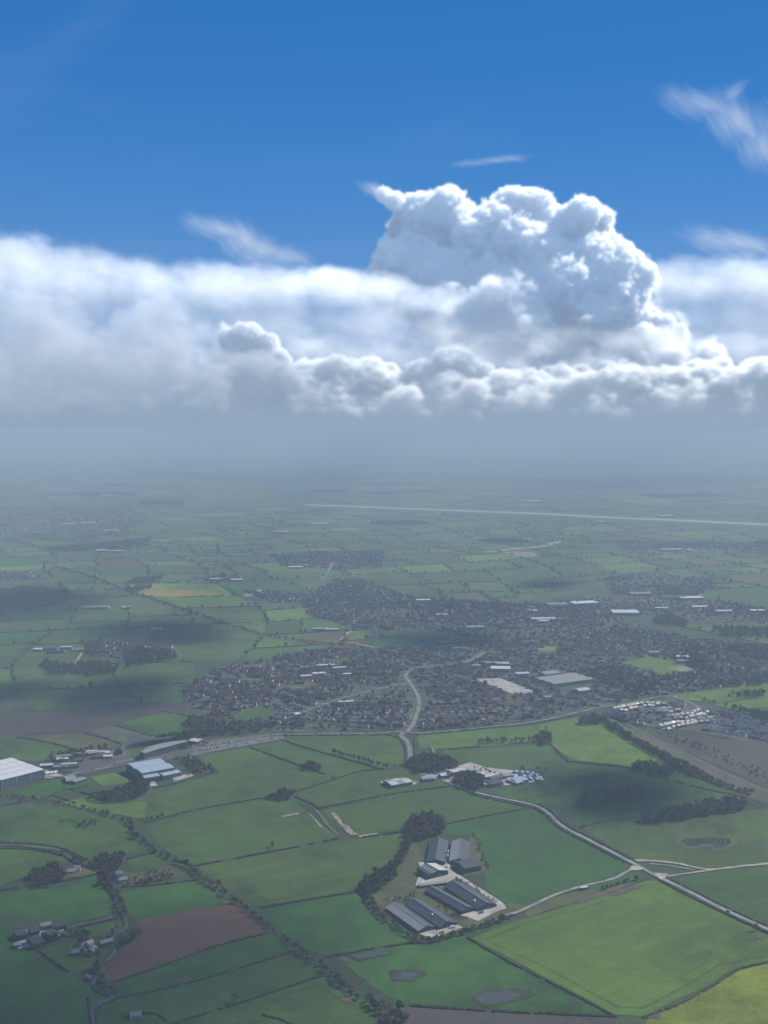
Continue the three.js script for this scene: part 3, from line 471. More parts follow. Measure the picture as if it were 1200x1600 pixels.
// ---------------------------------------------------------------- roads, railway, runway, water
const tarmac = material('tarmac', rgb(0.21, 0.212, 0.21), { map: concrete, roughness: 0.85 }), paleTrack = material('pale track', rgb(0.40, 0.36, 0.30), { map: concrete }), yard = material('yard', rgb(0.47, 0.45, 0.41), { map: concrete }), dirt = material('bare earth', rgb(0.30, 0.25, 0.20), { map: concrete }), verge = fieldMaterial('pasture', [0.040, 0.060, 0.026]), water = material('standing water', rgb(0.085, 0.088, 0.070), { roughness: 0.38, map: lumps }), ballast = material('ballast', rgb(0.13, 0.115, 0.10), { map: concrete });
const lanes = {
  main: [[488.9, -1294.1], [462.1, -1347.2], [429.8, -1398.8], [396.3, -1462.8], [364, -1521.4], [343.1, -1565.4], [300.3, -1650.7], [271.7, -1708.1], [256.5, -1772.5], [243.5, -1803.4], [207.8, -1832.1], [173.5, -1855], [144, -1881.9], [116.2, -1916.6], [91.8, -1952.7], [74.6, -1938.1], [49, -1923.7]],
  sheds: [[354.4, -1544.3], [336.6, -1535], [308.9, -1505.8], [270.7, -1484], [242.6, -1467], [214.2, -1444.3], [186, -1416.3], [165.9, -1396.9], [146.4, -1385.6]],
  hamlet: [[-612.7, -1632.4], [-557, -1632.4], [-512.8, -1624.7], [-461.6, -1607], [-443, -1582.3], [-422.7, -1563], [-380.3, -1535], [-365.4, -1501.4], [-343.8, -1438.2], [-327.5, -1398.8], [-312.8, -1361.6], [-311.9, -1347.2], [-320.2, -1333.1], [-322.2, -1315.9], [-310, -1289.2], [-314.9, -1263.5], [-320.8, -1249.5]],
  south: [[-316.2, -1225.4], [-314.6, -1207.9], [-302.8, -1193.6], [-287.5, -1181.1], [-300.1, -1166.1], [-302.7, -1152.8], [-292.3, -1124.5], [-279.6, -1078.7]],
  town: [[45.9, -2028.8], [48.7, -2102.5], [45.6, -2181.6], [34, -2232.9], [51.4, -2276.7], [67.1, -2380.2], [77.3, -2493.5], [75.7, -2585.6], [61.1, -2712.3], [53.4, -2791.4], [72.2, -2851.9], [97.5, -2891], [147.1, -2907], [197.8, -2931.2], [235.2, -2989.3], [271.4, -3076.5]],
  ring: [[-214.4, -2232.9], [-101.3, -2242.5], [0, -2247.3], [15.3, -2257], [43.3, -2257], [63.5, -2247.3], [180.3, -2281.7], [302.7, -2332.5], [416, -2418.7], [472.3, -2464.2], [534.1, -2493.5], [594.4, -2541.8], [639.1, -2566.6], [673.1, -2541.8]],
  west: [[56.3, -2705.3], [0, -2650.8], [-86.3, -2554.1], [-139.6, -2475.8], [-182.5, -2396.6]],
  estate: [[649.1, -2560.4], [676.2, -2499.4], [679, -2452.6], [650.8, -2429.9], [604.2, -2407.6]],
  farm: [[-332.4, -1385.6], [-352.5, -1370.7], [-371.5, -1359.7], [-381.7, -1349]],
  north: [[-231.4, -5175.9], [-237.4, -4824.9], [-248.3, -4576.3]],
  depot: [[-600.4, -1963.7], [-560.5, -1960], [-529.4, -1990], [-495.6, -2013.1], [-476.1, -2052.8], [-433, -2069.1], [-355.2, -2094.1], [-302, -2137], [-211.3, -2200]],
  gate: [[66, -2163.6], [83.1, -2163.6], [91.8, -2137], [92.7, -2102.5]],
};
const width = { main: 6, sheds: 4.8, hamlet: 3.4, south: 4, town: 9.5, ring: 7, west: 7, estate: 7, farm: 3.5, north: 12, depot: 7, gate: 4 };
Object.keys(lanes).forEach((k, i) => {
  structure('verge', ribbon(lanes[k], width[k] + 4, 1).build(), verge, 0.80 + i * 0.012);
  structure('road', ribbon(lanes[k], width[k], 0.25).build(), k === 'main' || k === 'sheds' ? material('worn concrete road', rgb(0.31, 0.31, 0.29), { map: concrete }) : k === 'hamlet' || k === 'south' || k === 'farm' ? material('old lane surface', rgb(0.13, 0.13, 0.125), { map: concrete }) : tarmac, 1.0 + i * 0.012);
});
const whitePaint = material('road paint', rgb(0.7, 0.7, 0.68));
for (const k of ['town', 'ring']) { const s = new Shell(), line = curve(lanes[k], 6); for (let i = 0; i + 1 < line.length; i += 2) ribbon([line[i], line[i + 1]], 0.35, 0, s); structure('lane_marking', s.build(), whitePaint, 1.2); }
structure('field_track', ribbon([[351.3, -1570.2], [374.8, -1567.8], [408.1, -1558.3], [434, -1539.6], [450.9, -1537.3], [493.9, -1548.9], [532.3, -1558.3], [599.7, -1572.6]], 6, 1.2).build(), paleTrack, 0.96);
structure('field_track', ribbon([[368.2, -1558.3], [396.9, -1548.9], [424, -1535]], 2.5, 0.6).build(), paleTrack, 0.97);
structure('field_track', ribbon([[381.8, -1512.4], [407.4, -1521.4], [440.9, -1532.7], [474.2, -1541.9]], 4, 0.8).build(), paleTrack, 0.975);
structure('field_track', ribbon([[-107.3, -1784.7], [-94, -1742.6], [-82.3, -1705.3], [-68.4, -1672.1]], 5, 1).build(), material('grass track', rgb(0.13, 0.125, 0.08), { map: concrete }), 0.98);
structure('field_track', ribbon([[-117.3, -1766.4], [-105.5, -1736.8], [-94.9, -1705.3]], 2, 0.8).build(), paleTrack, 0.98);
structure('junction_apron', raggedSheet([[366.3, -1523.7], [384.8, -1521.4], [378.1, -1508], [369.1, -1499.2]], 6, 0.6), yard, 1.16);
structure('junction_apron', raggedSheet([[342.7, -1551.3], [356, -1539.6], [349.2, -1532.7], [333.5, -1532.7]], 6, 0.6), yard, 1.165);
structure('bare_patch', raggedSheet([[-83.8, -1778.6], [-76.2, -1766.4], [-63.8, -1728.1], [-45, -1685.8], [-38, -1669.4], [-49.3, -1669.4], [-60.8, -1699.6], [-77.2, -1742.6]], 8, 2.5), dirt, 0.9);
structure('bare_patch', raggedSheet([[-161.6, -1757.4], [-133.8, -1772.5], [-132.1, -1763.4], [-158.8, -1748.5]], 8, 1.5), dirt, 0.9);
structure('bare_patch', raggedSheet([[-37.9, -1666.7], [-9.5, -1680.3], [-9.5, -1674.8], [-35.9, -1661.4]], 8, 0.5), paleTrack, 0.91);
structure('bare_patch', raggedSheet([[291.6, -1460.7], [345.7, -1486.2], [336, -1473.3], [292.9, -1446.3]], 8, 1.2), material('turned earth', rgb(0.12, 0.085, 0.06), { map: concrete }), 0.9);
structure('bare_patch', raggedSheet([[250.6, -1440.2], [287.4, -1460.7], [290, -1452.5], [247.6, -1422.2]], 8, 1.2), material('turned earth', rgb(0.12, 0.085, 0.06), { map: concrete }), 0.905);
structure('airfield', ribbon(RUNWAY, 520, 20).build(), fieldMaterial('pasture', [0.055, 0.085, 0.02]), 0.5);
structure('runway', ribbon(RUNWAY, 150, 30).build(), material('runway', rgb(0.44, 0.44, 0.42), { map: concrete }), 0.6);
structure('quarry_track', ribbon([[503.9, -5640.4], [646.8, -5793.1], [830.8, -5954.4], [940.3, -6195.6]], 45, 10).build(), paleTrack, 0.6);
structure('quarry_track', ribbon([[632.3, -6124.7], [712.8, -6231.7], [811.5, -6380.2]], 26, 6).build(), paleTrack, 0.6);
structure('quarry_floor', raggedSheet([[569.9, -5670.3], [744, -5670.3], [729.1, -5439.5], [607.6, -5439.5]], 40, 10), dirt, 0.5);
structure('rape_field', raggedSheet([[-1000, -4424.3], [-916.1, -4499], [-843.6, -4369.8], [-641.9, -4247.7], [-596.8, -4180.9], [-777.6, -4084.6], [-877.7, -4180.9], [-926.3, -4299.2]], 40, 8), fieldMaterial('crop', [0.26, 0.20, 0.03]), 0.7);
structure('stubble_field', raggedSheet([[-514.9, -4180.9], [-465.7, -4334.2], [-439.4, -4197.4], [-495.5, -4116.2]], 30, 5), fieldMaterial('plough', [0.30, 0.25, 0.18]), 0.7);
structure('sports_field', raggedSheet(TOWN_GREENS[2], 20, 3), fieldMaterial('pasture', GREENS.fresh), 0.72);
TOWN_GREENS.forEach((g, i) => i !== 2 && structure('playing_field', raggedSheet(g, 20, 3), fieldMaterial('pasture', GREENS[['mid', 'olive', 'fresh', 'mid', 'dun', 'dun', 'mid'][i]]), 0.7));
structure('all_weather_pitch', sheet([[714.7, -2875.2], [755.2, -2907], [781.6, -2859.6], [741.6, -2828.9]]), fieldMaterial('pasture', [0.20, 0.22, 0.11]), 0.9);
structure('concrete_slab', raggedSheet(SLABS[0], 12, 2), yard, 0.9);
for (const [outline, seed] of [[[[-37.3, -1276.2], [-18.4, -1285.9], [7.4, -1289.2], [9.5, -1282.7], [-7.3, -1277.8], [-27.6, -1269.9]], 1], [[[97.5, -1179.7], [109.4, -1190.8], [130.3, -1195], [142, -1189.4], [135, -1175.6], [113.9, -1166.1], [100.7, -1168.8]], 2], [[[11.3, -1231.3], [28.4, -1240.4], [39.5, -1231.3], [28, -1221], [15.4, -1221]], 3], [[[446, -1627.3], [476, -1635], [475.3, -1619.6], [450.7, -1617.1]], 4], [[[-506, -1553.6], [-493.1, -1560.7], [-483.3, -1560.7], [-494.6, -1551.3]], 5], [[[-502.3, -2223.4], [-478.7, -2242.5], [-470, -2195.4], [-483.9, -2168]], 6]])
  structure(seed === 4 ? 'pond' : 'flood_water', raggedSheet(outline, 5, 3.2, seed), water, 0.95);
for (const [outline, seed] of [[[[93.3, -1177], [106.3, -1195], [137.8, -1200.7], [161, -1193.6], [164.7, -1185.2], [143.3, -1177], [120.2, -1162.1], [98.9, -1163.4]], 2], [[[5.7, -1237.4], [28.6, -1249.5], [48.1, -1234.3], [34.9, -1215.1], [10.5, -1216.6]], 3], [[[-43.7, -1273], [8.9, -1292.5], [13.2, -1284.3], [-29, -1263.5]], 8]])
  structure('muddy_ground', raggedSheet(outline, 6, 2.5, seed + 20), fieldMaterial('pasture', [0.030, 0.042, 0.018]), 0.87);
structure('pond_margin', raggedSheet([[425.9, -1642.8], [440, -1661.4], [468.9, -1666.7], [510.7, -1664], [518, -1650.7], [504.5, -1624.7], [470.8, -1607], [436.9, -1617.1]], 8, 2, 90), fieldMaterial('pasture', [0.085, 0.092, 0.040]), 0.86);
structure('pond_scrub', raggedSheet([[430.9, -1640.2], [442.4, -1656], [467.4, -1661.4], [505.3, -1658.7], [509.7, -1648.1], [497.9, -1627.3], [470.4, -1612], [441, -1622.2]], 6, 2, 91), fieldMaterial('plough', [0.030, 0.034, 0.018]), 0.90);
const RAIL = [[450.4, -2458.4], [475.2, -2407.6], [510.8, -2261.9], [553.4, -2128.3], [582.1, -2017], [613.6, -1934.5], [637.6, -1875.1], [678.5, -1784.7]];
structure('railway_ballast', ribbon(RAIL, 9, 0.5).build(), ballast, 1.1);
for (const off of [-2.4, -0.96, 0.96, 2.4]) structure('rail', ribbon(RAIL, 0.16, 0, new Shell(), off).build(), material('rail steel', rgb(0.25, 0.2, 0.17), { metalness: 0.7, roughness: 0.4 }), 1.3);
structure('railway_ballast', ribbon(RAIL_LEFT, 9, 0.5).build(), ballast, 0.8);
structure('farm_track', ribbon([[-794.3, -2931.2], [-803.1, -2989.3], [-815.8, -3076.5]], 6, 1).build(), paleTrack, 0.7);
structure('farm_track', ribbon([[-122.9, -3266.7], [-112.8, -3349.4], [-94.2, -3425.3]], 9, 1).build(), paleTrack, 0.75);
structure('farm_track', ribbon([[-99.9, -3236.7], [-53.5, -3178.3], [-17.6, -3140.5]], 9, 1).build(), paleTrack, 0.76);
[[[[48.1, -1563], [90.6, -1560.7], [91.2, -1539.6], [97.1, -1521.4], [105.1, -1512.4], [85.1, -1492.6], [47.2, -1477.6], [42.2, -1481.9], [45.5, -1508], [86.7, -1521.4], [48.3, -1541.9]], 0], [[[93.5, -1387.5], [142.5, -1418.3], [138.9, -1432.1], [98.8, -1508], [105, -1510.2], [151.4, -1426.2], [154.4, -1408.5], [135.3, -1393.1], [115.9, -1370.7]], 1], [[[39.7, -1336.6], [89.4, -1359.7], [95.1, -1352.5], [78.1, -1338.3], [57.5, -1322.7]], 2], [[[-437.3, -1341.9], [-421.4, -1352.5], [-413.7, -1334.8], [-429.7, -1317.6]], 3], [[[-433.5, -1310.8], [-416.7, -1324.4], [-409.4, -1300.7], [-423.7, -1294.1]], 4], [[[-414.9, -1349], [-388.7, -1349], [-380.1, -1334.8], [-397.5, -1310.8], [-409.1, -1324.4]], 5], [[[60.2, -1930.9], [67.3, -1982.4], [101.8, -1997.7], [156.2, -2044.8], [182.3, -2013.1], [215.2, -2001.5], [242.2, -1990], [267.1, -1949], [260.3, -1930.9], [205.6, -1909.6], [159.2, -1938.1], [109.4, -1930.9], [88.5, -1952.7]], 6], [[[-607.1, -1986.2], [-597, -1997.7], [-559.2, -1967.4], [-573.9, -1949], [-590.5, -1952.7]], 7], [[[-406.8, -1930.9], [-394.4, -1934.5], [-383, -1909.6], [-396.7, -1902.6]], 8], [[[-366.7, -1956.3], [-336, -1978.7], [-331.3, -1963.7], [-358.7, -1930.9]], 9], [[[-369.8, -2181.6], [-203, -2247.3], [-192.6, -2200], [-267.3, -2150.2], [-355.2, -2094.1]], 10], [[[-546.8, -2102.5], [-485.1, -2145.8], [-477.7, -2085.7], [-524.6, -2060.9]], 11], [[[-8.7, -1930.9], [52.5, -1930.9], [54.3, -1916.6], [12.9, -1899.1]], 12]]
  .forEach(([o, i]) => structure('yard', raggedSheet(o, 8, 0.8, 60 + i), i === 3 ? dirt : i === 10 || i === 11 ? material('gravel yard', rgb(0.15, 0.143, 0.13), { map: concrete }) : yard, 0.9 + i * 0.004));
structure('town_ground', raggedSheet(TOWN, 60, 8, 5), fieldMaterial('pasture', [0.054, 0.064, 0.036]), 0.5);
structure('estate_ground', raggedSheet([[464.8, -2424.3], [548.1, -2493.5], [644.5, -2541.8], [696.2, -2470], [755.3, -2391.1], [813.9, -2252.2], [780.9, -2159.1], [683.5, -2200], [618.1, -2257], [532.7, -2301.7], [479.1, -2358.8]], 20, 4, 6), fieldMaterial('pasture', [0.085, 0.080, 0.066]), 0.85);
structure('industrial_ground', raggedSheet([[-598.1, -2013.1], [-568.4, -2094.1], [-485.1, -2145.8], [-455.9, -2094.1], [-406.6, -2115.3], [-329.4, -2159.1], [-319.7, -2094.1], [-460, -2032.8], [-523.5, -1967.4]], 20, 3, 6), fieldMaterial('plough', [0.085, 0.078, 0.068]), 0.84);
VILLAGES.forEach((v, i) => structure('village_ground', raggedSheet(v, 90, 14, 9), fieldMaterial('pasture', [0.055, 0.060, 0.045]), 0.4 + i * 0.02));

// tractor lines: a headland run inside each cropped field
const wheelings = fieldMaterial('plough', [0.062, 0.100, 0.022]);
NEAR_FIELDS.forEach(([kind, , , outline], i) => {
  if (kind !== 'crop') return;
  const c = outline.reduce((a, p) => [a[0] + p[0] / outline.length, a[1] + p[1] / outline.length], [0, 0]), s = new Shell();
  for (let j = 0; j < outline.length; j++) { const q = (p) => { const l = Math.hypot(p[0] - c[0], p[1] - c[1]); return [mix(p[0], c[0], 17 / l), mix(p[1], c[1], 17 / l)]; }, a = q(outline[j]), b = q(outline[(j + 1) % outline.length]); for (const o of [-0.9, 0.9]) ribbon([a, b], 0.35, 0.12, s, o); }
  structure('tractor_lines', s.build(), wheelings, 0.78 + i * 0.001);
});

// trodden gateways in field corners
const gates = randomFrom(808);
NEAR_FIELDS.forEach(([kind, , , outline], i) => {
  if (kind === 'plough' || gates() < 0.4) return;
  const c = outline.reduce((a, p) => [a[0] + p[0] / outline.length, a[1] + p[1] / outline.length], [0, 0]), p = outline[Math.floor(gates() * outline.length)], l = Math.hypot(p[0] - c[0], p[1] - c[1]), o = [mix(p[0], c[0], 11 / l), mix(p[1], c[1], 11 / l)];
  if (!inView(o[0], o[1], -60)) return;
  structure('muddy_gateway', raggedSheet(Array.from({ length: 9 }, (_, k) => { const t = (k / 9) * 6.28, r = 4 + gates() * 7; return [o[0] + Math.cos(t) * r, o[1] + Math.sin(t) * r]; }), 3, 1.2, i), material('trodden mud', rgb(0.115, 0.095, 0.062), { map: concrete }), 0.795 + i * 0.0005);
});

// ---------------------------------------------------------------- trees and hedges
function crownShape(seed, kind) {                           // a crown one unit high: leaf and twig clumps spread through its volume
  const r = randomFrom(seed), s = new Shell(), bare = kind === 'bare' || kind === 'tawny', bush = kind === 'bush', n = bush ? 6 : bare ? 10 : 11, reach = bush ? 0.46 : bare ? 0.36 : 0.33;
  for (let c = 0; c < n; c++) {
    const t = r() * 2 * Math.PI, v = c / n, y = bush ? 0.2 + 0.55 * v : 0.33 + 0.52 * v + 0.06 * r(), q = reach * (0.25 + 0.75 * Math.sqrt(r())) * (bush ? 1 : Math.sin(Math.PI * clamp(0.18 + 0.78 * v))), cx = Math.cos(t) * q, cz = Math.sin(t) * q, size = (bush ? 0.26 : 0.19) * (0.7 + 0.6 * r());
    for (let i = 0, m = bare ? 15 : 17; i < m; i++) {
      const d = new THREE.Vector3(r() - 0.5, r() - 0.5, r() - 0.5).normalize(), p = d.clone().multiplyScalar(size * (0.45 + 0.6 * r())).add(new THREE.Vector3(cx, y, cz)), a = new THREE.Vector3(r() - 0.5, r() - 0.5, r() - 0.5).normalize(), b = new THREE.Vector3().crossVectors(a, d).normalize();
      const l = (bare ? 0.085 : 0.085) * (0.6 + 0.8 * r()), w = l * (bare ? 0.5 : 0.85), at = (u, v) => [p.x + a.x * u + b.x * v, Math.max(0.02, p.y + a.y * u + b.y * v), p.z + a.z * u + b.z * v];
      s.tri(at(-l, -w), at(l, -w * r()), at(l * (r() - 0.5), w), [0, 0], [1, 0], [0, 1]);
    }
  }
  return s.build();
}
function trunkShape(seed) {
  const r = randomFrom(seed), s = new Shell();
  const limb = (a, b, ra, rb) => { for (let i = 0; i < 5; i++) { const t = (i / 5) * 2 * Math.PI, u = ((i + 1) / 5) * 2 * Math.PI, q = (c, w, g) => [c[0] + Math.cos(g) * w, c[1], c[2] + Math.sin(g) * w]; s.quad(q(a, ra, u), q(a, ra, t), q(b, rb, t), q(b, rb, u)); } };
  limb([0, -0.02, 0], [0.01, 0.42, 0.01], 0.03, 0.02);
  for (let i = 0; i < 4; i++) { const t = i * 1.6 + r(); limb([0.01, 0.34 + 0.05 * i, 0.01], [Math.cos(t) * 0.2, 0.66 + 0.06 * r(), Math.sin(t) * 0.2], 0.015, 0.005); }
  return s.build();
}
const KINDS = { bare: rgb(0.072, 0.062, 0.050), green: rgb(0.036, 0.050, 0.024), bush: rgb(0.062, 0.066, 0.034), tawny: rgb(0.115, 0.092, 0.064) };
const trunks = [1, 2].map((k) => trunkShape(k + 300)), bark = material('bark', rgb(0.07, 0.058, 0.046), { roughness: 1 });
const crowns = Object.fromEntries(Object.keys(KINDS).map((k) => [k, [1, 2, 3, 4].map((i) => crownShape(i * 17 + k.length + (k === 'tawny' ? 400 : 0), k))]));
const leafage = Object.fromEntries(Object.entries(KINDS).map(([k, c]) => [k, material(`${k} crown`, c, { roughness: 1, side: THREE.DoubleSide })]));
const grow = randomFrom(99);
const plant = (x, z, h, kind, label, group) => treeSpots.push({ x, z, h, kind, label, group });
function wood(outline, spacing, [low, high], kinds, label, group) {
  const [x0, x1, z0, z1] = bounds(outline);
  for (let x = x0; x < x1; x += spacing) for (let z = z0; z < z1; z += spacing) { const p = [x + grow() * spacing, z + grow() * spacing]; if (inside(p, outline)) plant(p[0], p[1], mix(low, high, grow()), kinds[Math.floor(grow() * kinds.length)], label, group); }
}
function row(points, spacing, [low, high], kinds, spread, label, group) {
  const line = curve(points, 2);
  let next = 0, along = 0;
  for (let i = 0; i + 1 < line.length; i++) { along += Math.hypot(line[i + 1][0] - line[i][0], line[i + 1][1] - line[i][1]); if (along >= next) { const [nx, nz] = sides(line, i), o = (grow() - 0.5) * 2 * spread; plant(line[i][0] + nx * o, line[i][1] + nz * o, mix(low, high, grow()), kinds[Math.floor(grow() * kinds.length)], label, group); next = along + spacing * (0.5 + grow()); } }
}
const B = ['bare', 'bare', 'tawny', 'green', 'bare'], M = ['bare', 'green', 'tawny', 'green'], S = ['bush'], BS = ['bare', 'bush', 'green', 'tawny'];
wood([[35.9, -1708.1], [45.3, -1733.9], [69.5, -1748.5], [88.2, -1725.2], [90, -1685.8], [75.4, -1658.7], [48.7, -1648.1], [35.1, -1669.4]], 8, [11, 16], B, 'bare brown tree in the round copse behind the poultry sheds', 'copse behind the poultry sheds');
row([[39.4, -1648.1], [29.2, -1602], [19.5, -1558.3], [6.9, -1512.4]], 6, [9, 13], M, 5, 'tree in the belt between pale field and poultry sheds', 'belt west of the poultry sheds');
wood([[-33.4, -1464.9], [-21.5, -1512.4], [4.4, -1535], [19.5, -1553.6], [15.5, -1508], [0, -1469.1], [-20.7, -1448.4]], 8, [8, 12], ['green', 'green', 'bare'], 'dark tree in the spinney at the corner of the poultry site', 'spinney by the poultry site');
row([[-23.2, -1452.5], [-16.2, -1418.3], [-1.6, -1380], [19.2, -1343.6], [41.3, -1312.5], [63.9, -1314.2], [91.6, -1334.8], [119.8, -1352.5], [157.9, -1381.8]], 5, [5, 9], ['bush', 'green', 'bare'], 4, 'small tree screening the south side of the poultry sheds', 'screen planting round the poultry sheds');
row([[56.6, -1458.7], [72.9, -1418.3], [88.6, -1385.6], [106, -1374.4]], 6, [3, 5], S, 5, 'bush in the strip between the two pairs of long sheds', 'bushes between the long sheds');
row([[101.3, -1505.8], [121.5, -1469.1], [143, -1432.1], [161.3, -1412.4]], 7, [2.5, 5], ['bush', 'bare'], 5, 'bush on the rough bank beside the concrete shed road', 'bushes on the bank east of the sheds');
row([[134.7, -1669.4], [138, -1607], [138.9, -1553.6], [146.9, -1535]], 7, [3, 6], ['bush', 'bare'], 3, 'bush lining the east edge of the poultry site', 'bushes east of the sheds');
wood([[-8.2, -1432.1], [33.1, -1448.4], [42.2, -1479.7], [51.9, -1469.1], [32.5, -1424.2], [8.1, -1416.3]], 9, [2.5, 5], ['bush', 'bush', 'green'], 'scrubby bush on the rough ground north of the long sheds', 'scrub north of the long sheds');
row([[-628.8, -1848.4], [-560, -1828.8], [-489.4, -1797.1], [-441.1, -1766.4], [-391.2, -1722.3]], 8, [4, 9], BS, 3, 'tree in the overgrown hedge below the big white warehouse', 'overgrown hedge below the warehouses');
row([[-391.2, -1722.3], [-363.9, -1658.7], [-329.1, -1607]], 7, [5, 11], M, 4, 'tree in the thick hedge corner between two green fields', 'hedge corner trees');
row([[-323.5, -1602], [-272.6, -1544.3], [-238.9, -1497], [-192.8, -1438.2]], 7, [5, 11], B, 4, 'bare tree in the tall hedge north of the red ploughed field', 'tall hedge north of the ploughed field');
row([[-192.8, -1438.2], [-162, -1383.7], [-129.8, -1334.8], [-103.6, -1292.5]], 8, [4, 9], M, 2.5, 'tree in the hedge passing the east corner of the ploughed field', 'hedge east of the ploughed field');
row([[-102.1, -1292.5], [-63.8, -1237.4], [-27.1, -1179.7], [7.9, -1142.3]], 6.5, [5, 12], ['green', 'bare', 'tawny'], 3.5, 'tall dark tree in the line running down to the flooded field', 'tree line by the flooded field');
wood([[-2.6, -1127], [13.4, -1163.4], [26.6, -1159.4], [19.4, -1127], [6.2, -1078.7], [-6.2, -1078.7]], 8, [7, 11], BS, 'tree at the corner of the dark ploughed strip', 'corner trees by the ploughed strip');
wood([[41.6, -2044.8], [70.2, -2069.1], [105.1, -2065], [128.3, -2024.9], [126.6, -1997.7], [91.7, -1974.9], [58.4, -1982.4], [43.2, -2009.2]], 8.5, [11, 16], B, 'bare tree in the wood behind the village workshops', 'wood behind the workshops');
wood([[110.6, -1952.7], [135.9, -1967.4], [160.9, -1960], [169.9, -1909.6], [161.5, -1875.1], [143.7, -1878.5], [121.6, -1916.6]], 8, [10, 15], B, 'bare tree standing between the lane and the workshops', 'trees between lane and workshops');
wood([[316.3, -1828.8], [342.4, -1858.3], [387.9, -1875.1], [425.7, -1868.4], [420.4, -1835.3], [379.8, -1809.7], [335.9, -1794], [313, -1797.1]], 9, [12, 17], B, 'tree in the dark wood lying under the cloud shadow', 'wood under the cloud shadow');
wood([[399.7, -1751.5], [454.2, -1778.6], [511.5, -1803.4], [573.5, -1832.1], [579, -1803.4], [566.1, -1781.6], [497.1, -1751.5], [435.2, -1722.3], [394.2, -1722.3]], 9, [11, 16], B, 'tree in the long plantation above the field with a pond', 'long plantation above the pond field');
wood([[439.7, -2013.1], [469.3, -2032.8], [489.9, -2013.1], [505, -1982.4], [497.6, -1952.7], [467, -1963.7], [437.7, -1982.4]], 9, [10, 14], B, 'tree in the spinney beside the shaded green field', 'spinney by the shaded field');
wood([[433.8, -1648.1], [456.5, -1656], [488.4, -1658.7], [507.7, -1650.7], [499.4, -1632.4], [483.4, -1635], [451.6, -1627.3], [435.6, -1629.8]], 5, [1.2, 2.6], ['bush', 'bare'], 'bush growing round the small field pond', 'bushes round the pond');
row([[181.3, -2168], [234.2, -2181.6], [271.2, -2181.6], [300.8, -2200]], 7, [8, 13], B, 3, 'bare tree in the row between two bright fields near town', 'tree row near town');
wood([[294.6, -2190.8], [312.7, -2232.9], [322, -2209.3], [320.3, -2163.6], [298.3, -2154.6]], 8, [10, 14], B, 'tree in the clump ending the row near town', 'clump ending the tree row');
wood([[403.2, -2343], [420.1, -2364.1], [444.8, -2353.5], [441, -2311.9], [409.2, -2301.7], [398, -2311.9]], 8, [8, 12], B, 'tree in the clump at the head of the bright field', 'clump at the head of the bright field');
wood([[438.3, -2391.1], [457.1, -2348.2], [485.7, -2204.7], [519, -2085.7], [553.4, -1974.9], [536.3, -1952.7], [512.7, -2013.1], [485.1, -2145.8], [454.3, -2266.8], [434.4, -2369.5]], 8, [8, 13], BS, 'tree on the embankment beside the railway', 'railway embankment trees');
wood([[553.4, -1974.9], [584.2, -1909.6], [614.2, -1868.4], [599.4, -1848.4], [569.3, -1895.7], [536.3, -1952.7]], 9, [5, 9], BS, 'small tree at the foot of the railway embankment', 'scrub at the railway foot');
wood([[478.5, -2424.3], [506.7, -2301.7], [557, -2190.8], [598, -2073.2], [642.5, -1956.3], [673.1, -1885.3], [697.9, -1956.3], [638.7, -2052.8], [604, -2181.6], [546.8, -2252.2]], 14, [3, 7], ['bush', 'bare'], 'bush on the rough land between railway and brown field', 'bushes beyond the railway');
wood([[-486.2, -1848.4], [-452.5, -1878.5], [-420.4, -1902.6], [-395.2, -1916.6], [-391.1, -1875.1], [-400.7, -1835.3], [-441.6, -1819.2], [-474.2, -1825.6]], 8, [8, 12], BS, 'tree in the thicket in front of the blue roofed warehouse', 'thicket before the blue warehouse');
wood([[-379.2, -2069.1], [-352.5, -2077.4], [-316.3, -2032.8], [-293.4, -1993.8], [-327.4, -1960], [-349.6, -2005.4]], 9, [6, 10], BS, 'tree on the rough triangle beside the blue roofed warehouse', 'rough triangle trees');
wood([[-478.5, -1499.2], [-469.4, -1525.9], [-454.9, -1551.3], [-435.9, -1530.5], [-427.3, -1490.5], [-446.5, -1477.6], [-470.4, -1484]], 8, [9, 14], B, 'bare tree in the clump beside the narrow western lane', 'clump beside the western lane');
row([[-452.9, -1592.1], [-417, -1558.3], [-384.7, -1535], [-367.9, -1501.4], [-348.7, -1448.4], [-329.6, -1400.8], [-317.2, -1370.7]], 7, [6, 10], B, 5, 'bare tree along the lane down to the farm', 'trees along the farm lane');
wood([[-406.7, -1570.2], [-382.7, -1582.3], [-363.6, -1577.4], [-357.4, -1530.5], [-379.2, -1530.5]], 8, [9, 13], M, 'tree in the grove at the bend of the lane', 'grove at the lane bend');
wood([[-383.6, -1530.5], [-367.9, -1530.5], [-349.2, -1464.9], [-361.9, -1458.7], [-380.6, -1490.5]], 9, [7, 11], B, 'bare tree in the grove below the lane bend', 'grove below the lane bend');
wood([[-312, -1304.1], [-300, -1327.9], [-285.9, -1329.6], [-284.9, -1317.6], [-295.5, -1307.4], [-305.2, -1294.1]], 8, [8, 12], ['bare'], 'bare grey tree at the tip of the red ploughed field', 'bare trees at the ploughed field');
row([[-322.6, -1317.6], [-322.2, -1341.9], [-322.6, -1363.4]], 8, [5, 8], B, 3, 'small tree at the field gate beside the lane', 'trees at the field gate');
row([[-323.6, -1243.4], [-314.8, -1225.4], [-304.9, -1207.9], [-292.6, -1190.8], [-285.5, -1183.8]], 6, [6, 10], M, 5, 'tree along the sunken lane below the ploughed field', 'trees along the sunken lane');
row([[-404, -1307.4], [-388.2, -1317.6], [-373.1, -1331.3], [-360.3, -1334.8], [-351.4, -1321]], 6, [6, 10], M, 3, 'tree between the farm barns and the farmhouse', 'trees by the farmyard');
